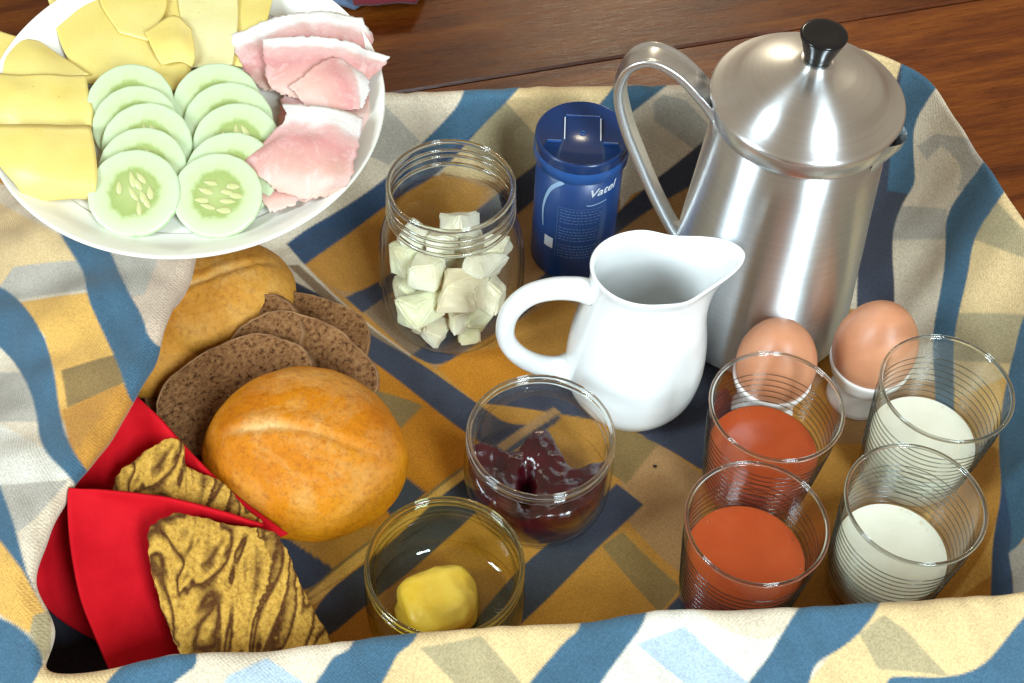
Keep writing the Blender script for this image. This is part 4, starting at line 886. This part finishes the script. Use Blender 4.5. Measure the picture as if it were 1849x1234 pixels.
def bread_slice(c, n_, xd, rx, ry, th, label, seed):
    n_ = Vector(n_).normalized(); xd = Vector(xd); xd = (xd-n_*(xd@n_)).normalized(); yd = n_.cross(xd)
    M = Matrix(((xd[0], yd[0], n_[0], c[0]), (xd[1], yd[1], n_[1], c[1]), (xd[2], yd[2], n_[2], c[2]), (0, 0, 0, 1)))
    t = tag(empty('bread_slice', M=M), label, 'bread slice', 'dark rye bread slices'); nn = 128
    rad = [1+.09*noise.noise(Vector((math.cos(2*PI*i/nn)*1.6, math.sin(2*PI*i/nn)*1.6, seed)))+.018*noise.noise(Vector((math.cos(2*PI*i/nn)*9, math.sin(2*PI*i/nn)*9, seed))) for i in range(nn)]
    V = []; prof = [(k/14*.985, 1) for k in range(15)]
    def pt(i, pr, z):
        a = 2*PI*i/nn; ca, sa_ = math.cos(a), math.sin(a); k = rad[i]*pr
        x = math.copysign(abs(ca)**.85, ca)*rx*k; y = math.copysign(abs(sa_)**.85, sa_)*ry*k; return x, y, z
    for pr, s in prof:
        for i in range(nn):
            x, y, z = pt(i, pr, th/2); q = noise.noise(Vector((x*420, y*420, seed*3))); q2 = noise.noise(Vector((x*900, y*900, seed)))
            V.append((x, y, z-.0016*max(0, q-.12)**.6 if q > 0 else z+.0004*q2))
    Mx = len(V)
    for pr in [1-.015-k/14*.97 for k in range(15)]:
        for i in range(nn): V.append(pt(i, max(pr, 0), -th/2))
    f = grid_faces(15, nn, True)+grid_faces(15, nn, True, Mx); mesh('crumb', V, f, MAT['rye'], t)
    V = []; cr = [(.975, th/2), (.985, th/2+.0004), (1.005, th/2), (1.02, th*.3), (1.024, 0), (1.02, -th*.3), (1.005, -th/2), (.975, -th/2)]
    for pr, z in cr:
        for i in range(nn):
            x, y, zz = pt(i, pr, z); V.append((x*(1+.008*noise.noise(Vector((x*300, y*300, z*300)))), y, zz))
    mesh('crust', V, grid_faces(len(cr), nn, True), MAT['rye_crust'], t)
    return t
bread_slice(P(568, 612, .018), (.10, -.28, 1), (1, -.28, 0), .031, .023, .011, 'lightest rye bread slice, rearmost, its pitted crumb facing up', 1)
bread_slice(P(545, 672, .026), (.16, -.50, 1), (1, -.35, 0), .040, .028, .012, 'rye bread slice with a light crust arching just behind the golden roll', 2)
bread_slice(P(410, 660, .024), (-.18, -.35, 1), (1, .75, 0), .048, .028, .012, 'long dark rye bread slice at the left, its crust edge arching towards the cloth', 3)
bread_slice(P(425, 715, .032), (-.10, -.45, 1), (1, .55, 0), .042, .028, .011, 'darkest rye bread slice, nearest the red wraps and leaning under the golden roll', 4)

# ------------------------------------------------------------------ red wraps and marbled cake
def wrap(rows, label, seed):
    o = sheet('red_wrap', [[P(*q) for q in r] for r in rows], .0016, MAT['napkin'], 40, 40, .0006, None, seed); return tag(o, label, 'cake wrap', 'red wraps round the cake slices')
wrap([[(245, 713, .066), (290, 757, .062), (350, 825, .056), (420, 890, .048), (520, 965, .040)],
      [(185, 790, .060), (240, 800, .050), (300, 860, .040), (360, 930, .032), (430, 1000, .028)],
      [(122, 885, .058), (150, 920, .040), (190, 960, .028), (260, 1010, .020), (330, 1050, .016)],
      [(72, 985, .050), (100, 1020, .032), (160, 1060, .018), (220, 1090, .010), (280, 1110, .008)],
      [(58, 1070, .034), (110, 1120, .018), (180, 1160, .008), (230, 1170, .006), (280, 1160, .005)]], 'rear bright red wrap with an upright pointed corner beside the left cloth wall', 1)
wrap([[(125, 882, .072), (200, 886, .071), (300, 899, .068), (390, 921, .064), (475, 948, .058)],
      [(122, 900, .071), (200, 915, .064), (300, 940, .056), (390, 965, .048), (470, 985, .040)],
      [(126, 980, .064), (200, 1000, .054), (290, 1020, .044), (380, 1040, .030), (460, 1050, .024)],
      [(145, 1080, .056), (200, 1090, .048), (280, 1100, .038), (360, 1110, .024), (450, 1110, .016)],
      [(182, 1175, .048), (220, 1180, .042), (290, 1185, .032), (350, 1190, .022), (440, 1190, .012)],
      [(210, 1235, .042), (240, 1240, .038), (300, 1240, .028), (360, 1240, .018), (440, 1240, .010)]], 'front red wrap folded behind the larger marbled cake slice', 2)
def cake_mat():
    M, nt, b = mat('marbled_cake')
    tc = N(nt, 'ShaderNodeTexCoord'); mp = N(nt, 'ShaderNodeMapping'); mp.inputs['Scale'].default_value = (40, 13, 40); mp.inputs['Rotation'].default_value = (0, 0, R(12)); nt.links.new(tc.outputs['Object'], mp.inputs[0])
    n = N(nt, 'ShaderNodeTexNoise'); n.inputs['Scale'].default_value = 1.0; n.inputs['Detail'].default_value = 2.5; n.inputs['Distortion'].default_value = 1.1; nt.links.new(mp.outputs[0], n.inputs[0])
    m1 = N(nt, 'ShaderNodeMath', operation='MULTIPLY'); m1.inputs[1].default_value = 7.0; nt.links.new(n.outputs[0], m1.inputs[0]); m2 = N(nt, 'ShaderNodeMath', operation='FRACT'); nt.links.new(m1.outputs[0], m2.inputs[0])
    r = ramp(nt, [(0, (0, 0, 0)), (.30, (0, 0, 0)), (.62, (.92, .92, .92)), (.78, (1, 1, 1)), (1, (0, 0, 0))]); nt.links.new(m2.outputs[0], r.inputs[0])
    g = noise_tex(nt, 420, 5, .8); rg = ramp(nt, [(.34, (.30, .15, .028)), (.5, (.56, .31, .048)), (.75, (.68, .43, .10))]); nt.links.new(g.outputs[0], rg.inputs[0])
    rb = ramp(nt, [(.3, (.045, .012, .002)), (.7, (.13, .044, .008))]); nt.links.new(g.outputs[0], rb.inputs[0])
    g2 = noise_tex(nt, 300, 4, .7); fr = N(nt, 'ShaderNodeMath', operation='MULTIPLY_ADD'); nt.links.new(g2.outputs[0], fr.inputs[0]); fr.inputs[1].default_value = .5; fr.inputs[2].default_value = -.25
    ad = N(nt, 'ShaderNodeMath', operation='ADD', use_clamp=True); nt.links.new(r.outputs[0], ad.inputs[0]); nt.links.new(fr.outputs[0], ad.inputs[1])
    c = mixc(nt, ad.outputs[0], rg.outputs[0], rb.outputs[0]); nt.links.new(c, b.inputs['Base Color']); setp(b, Roughness=.85, Specular_IOR_Level=.2)
    gg = noise_tex(nt, 480, 5, .8); b1 = bump(nt, b, gg.outputs[0], .8, .0010); setp(b, Subsurface_Weight=.2, Subsurface_Radius=(.004, .002, .001), Subsurface_Scale=1.0); return M
MAT['cake'] = cake_mat()
def cake(outline, zs, th, label, seed):
    """outline: photo spots of the cut face; zs gives the face's height at each"""
    pts = np.array([P(px, py, z) for (px, py), z in zip(outline, zs)]); c = pts.mean(0)
    u, s, vt = np.linalg.svd(pts-c); nrm = vt[2]; nrm = nrm if nrm[2] > 0 else -nrm; xd = np.array([1, 0, 0.]); xd -= nrm*(xd@nrm); xd /= np.linalg.norm(xd); yd = np.cross(nrm, xd)
    p2 = np.stack([(pts-c)@xd, (pts-c)@yd], 1); n = 160; A = crom(p2, n, True)
    for i in range(n):
        q = A[i]; A[i] = q*(1+.030*noise.noise(Vector((q[0]*170, q[1]*170, seed)))+.022*noise.noise(Vector((q[0]*500, q[1]*500, seed))))
    V = []; rings = 40
    for k in range(rings):
        t = (k/(rings-1))
        for i in range(n):
            x, y = A[i]*t; V.append((x, y, .0008*noise.noise(Vector((x*200, y*200, seed)))+.0007*noise.noise(Vector((x*700, y*700, seed)))-.001*t**8))
    for (sc, z) in ((1.012, -.0015), (1.015, -th*.5), (1.01, -th+.001), (.99, -th), (0, -th)):
        for i in range(n):
            x, y = A[i]*sc; V.append((x+.0006*noise.noise(Vector((x*400, y*400, z*300))), y, z))
    o = mesh('cake_slice', V, grid_faces(rings+5, n, True), MAT['cake'])
    o.matrix_world = Matrix(((xd[0], yd[0], nrm[0], c[0]), (xd[1], yd[1], nrm[1], c[1]), (xd[2], yd[2], nrm[2], c[2]), (0, 0, 0, 1)))
    bm = bmesh.new(); bm.from_mesh(o.data); bmesh.ops.remove_doubles(bm, verts=bm.verts, dist=1e-6); bmesh.ops.recalc_face_normals(bm, faces=bm.faces); bm.to_mesh(o.data); bm.free()
    return tag(o, label, 'cake slice', 'marbled cake slices')
cake([(205, 872), (240, 832), (300, 795), (330, 800), (335, 840), (400, 870), (440, 915), (470, 945), (440, 1010), (330, 1020), (230, 960)],
     [.060, .061, .062, .061, .059, .056, .053, .050, .044, .044, .050], .012, 'smaller marbled cake slice half hidden behind the front red wrap', 1)
cake([(270, 965), (320, 930), (400, 945), (490, 960), (515, 985), (545, 1060), (600, 1165), (600, 1215), (480, 1235), (360, 1235), (318, 1150), (285, 1060)],
     [.070, .070, .066, .062, .060, .053, .040, .036, .040, .046, .056, .064], .013, 'large marbled cake slice in front, leaning on the red wrap', 2)

tag(blob('crumb', tuple(P(1183, 842, .0012)), (.0011, .0008, .0008), MAT['knob'], 4, .3, 1.5, 2), 'tiny dark crumb on the ochre cloth between the jam jar and the pink juice', 'crumb')
# folded cloth at the top edge of the table
fc = tag(empty('folded_cloth', tuple(P(700, -10, TZ))), 'dark red and blue folded cloth lying on the table behind the plate', 'cloth')
def flat(name, px, z0, material, seed):
    net = [[P(x, y, TZ+z0) for x, y in r] for r in px]; o = sheet(name, net, .004, material, 16, 24, .002, None, seed); o.parent = fc; o.location = Vector(o.location)-Vector(fc.location)
flat('red_fold', [[(610, -160), (800, -170)], [(625, -80), (790, -85)], [(638, 8), (752, 2)]], .014, MAT['redcloth'], 31)
flat('blue_fold', [[(560, -160), (830, -190)], [(570, -80), (810, -90)], [(590, 0), (640, 14)]], .004, MAT['bluecloth'], 32)
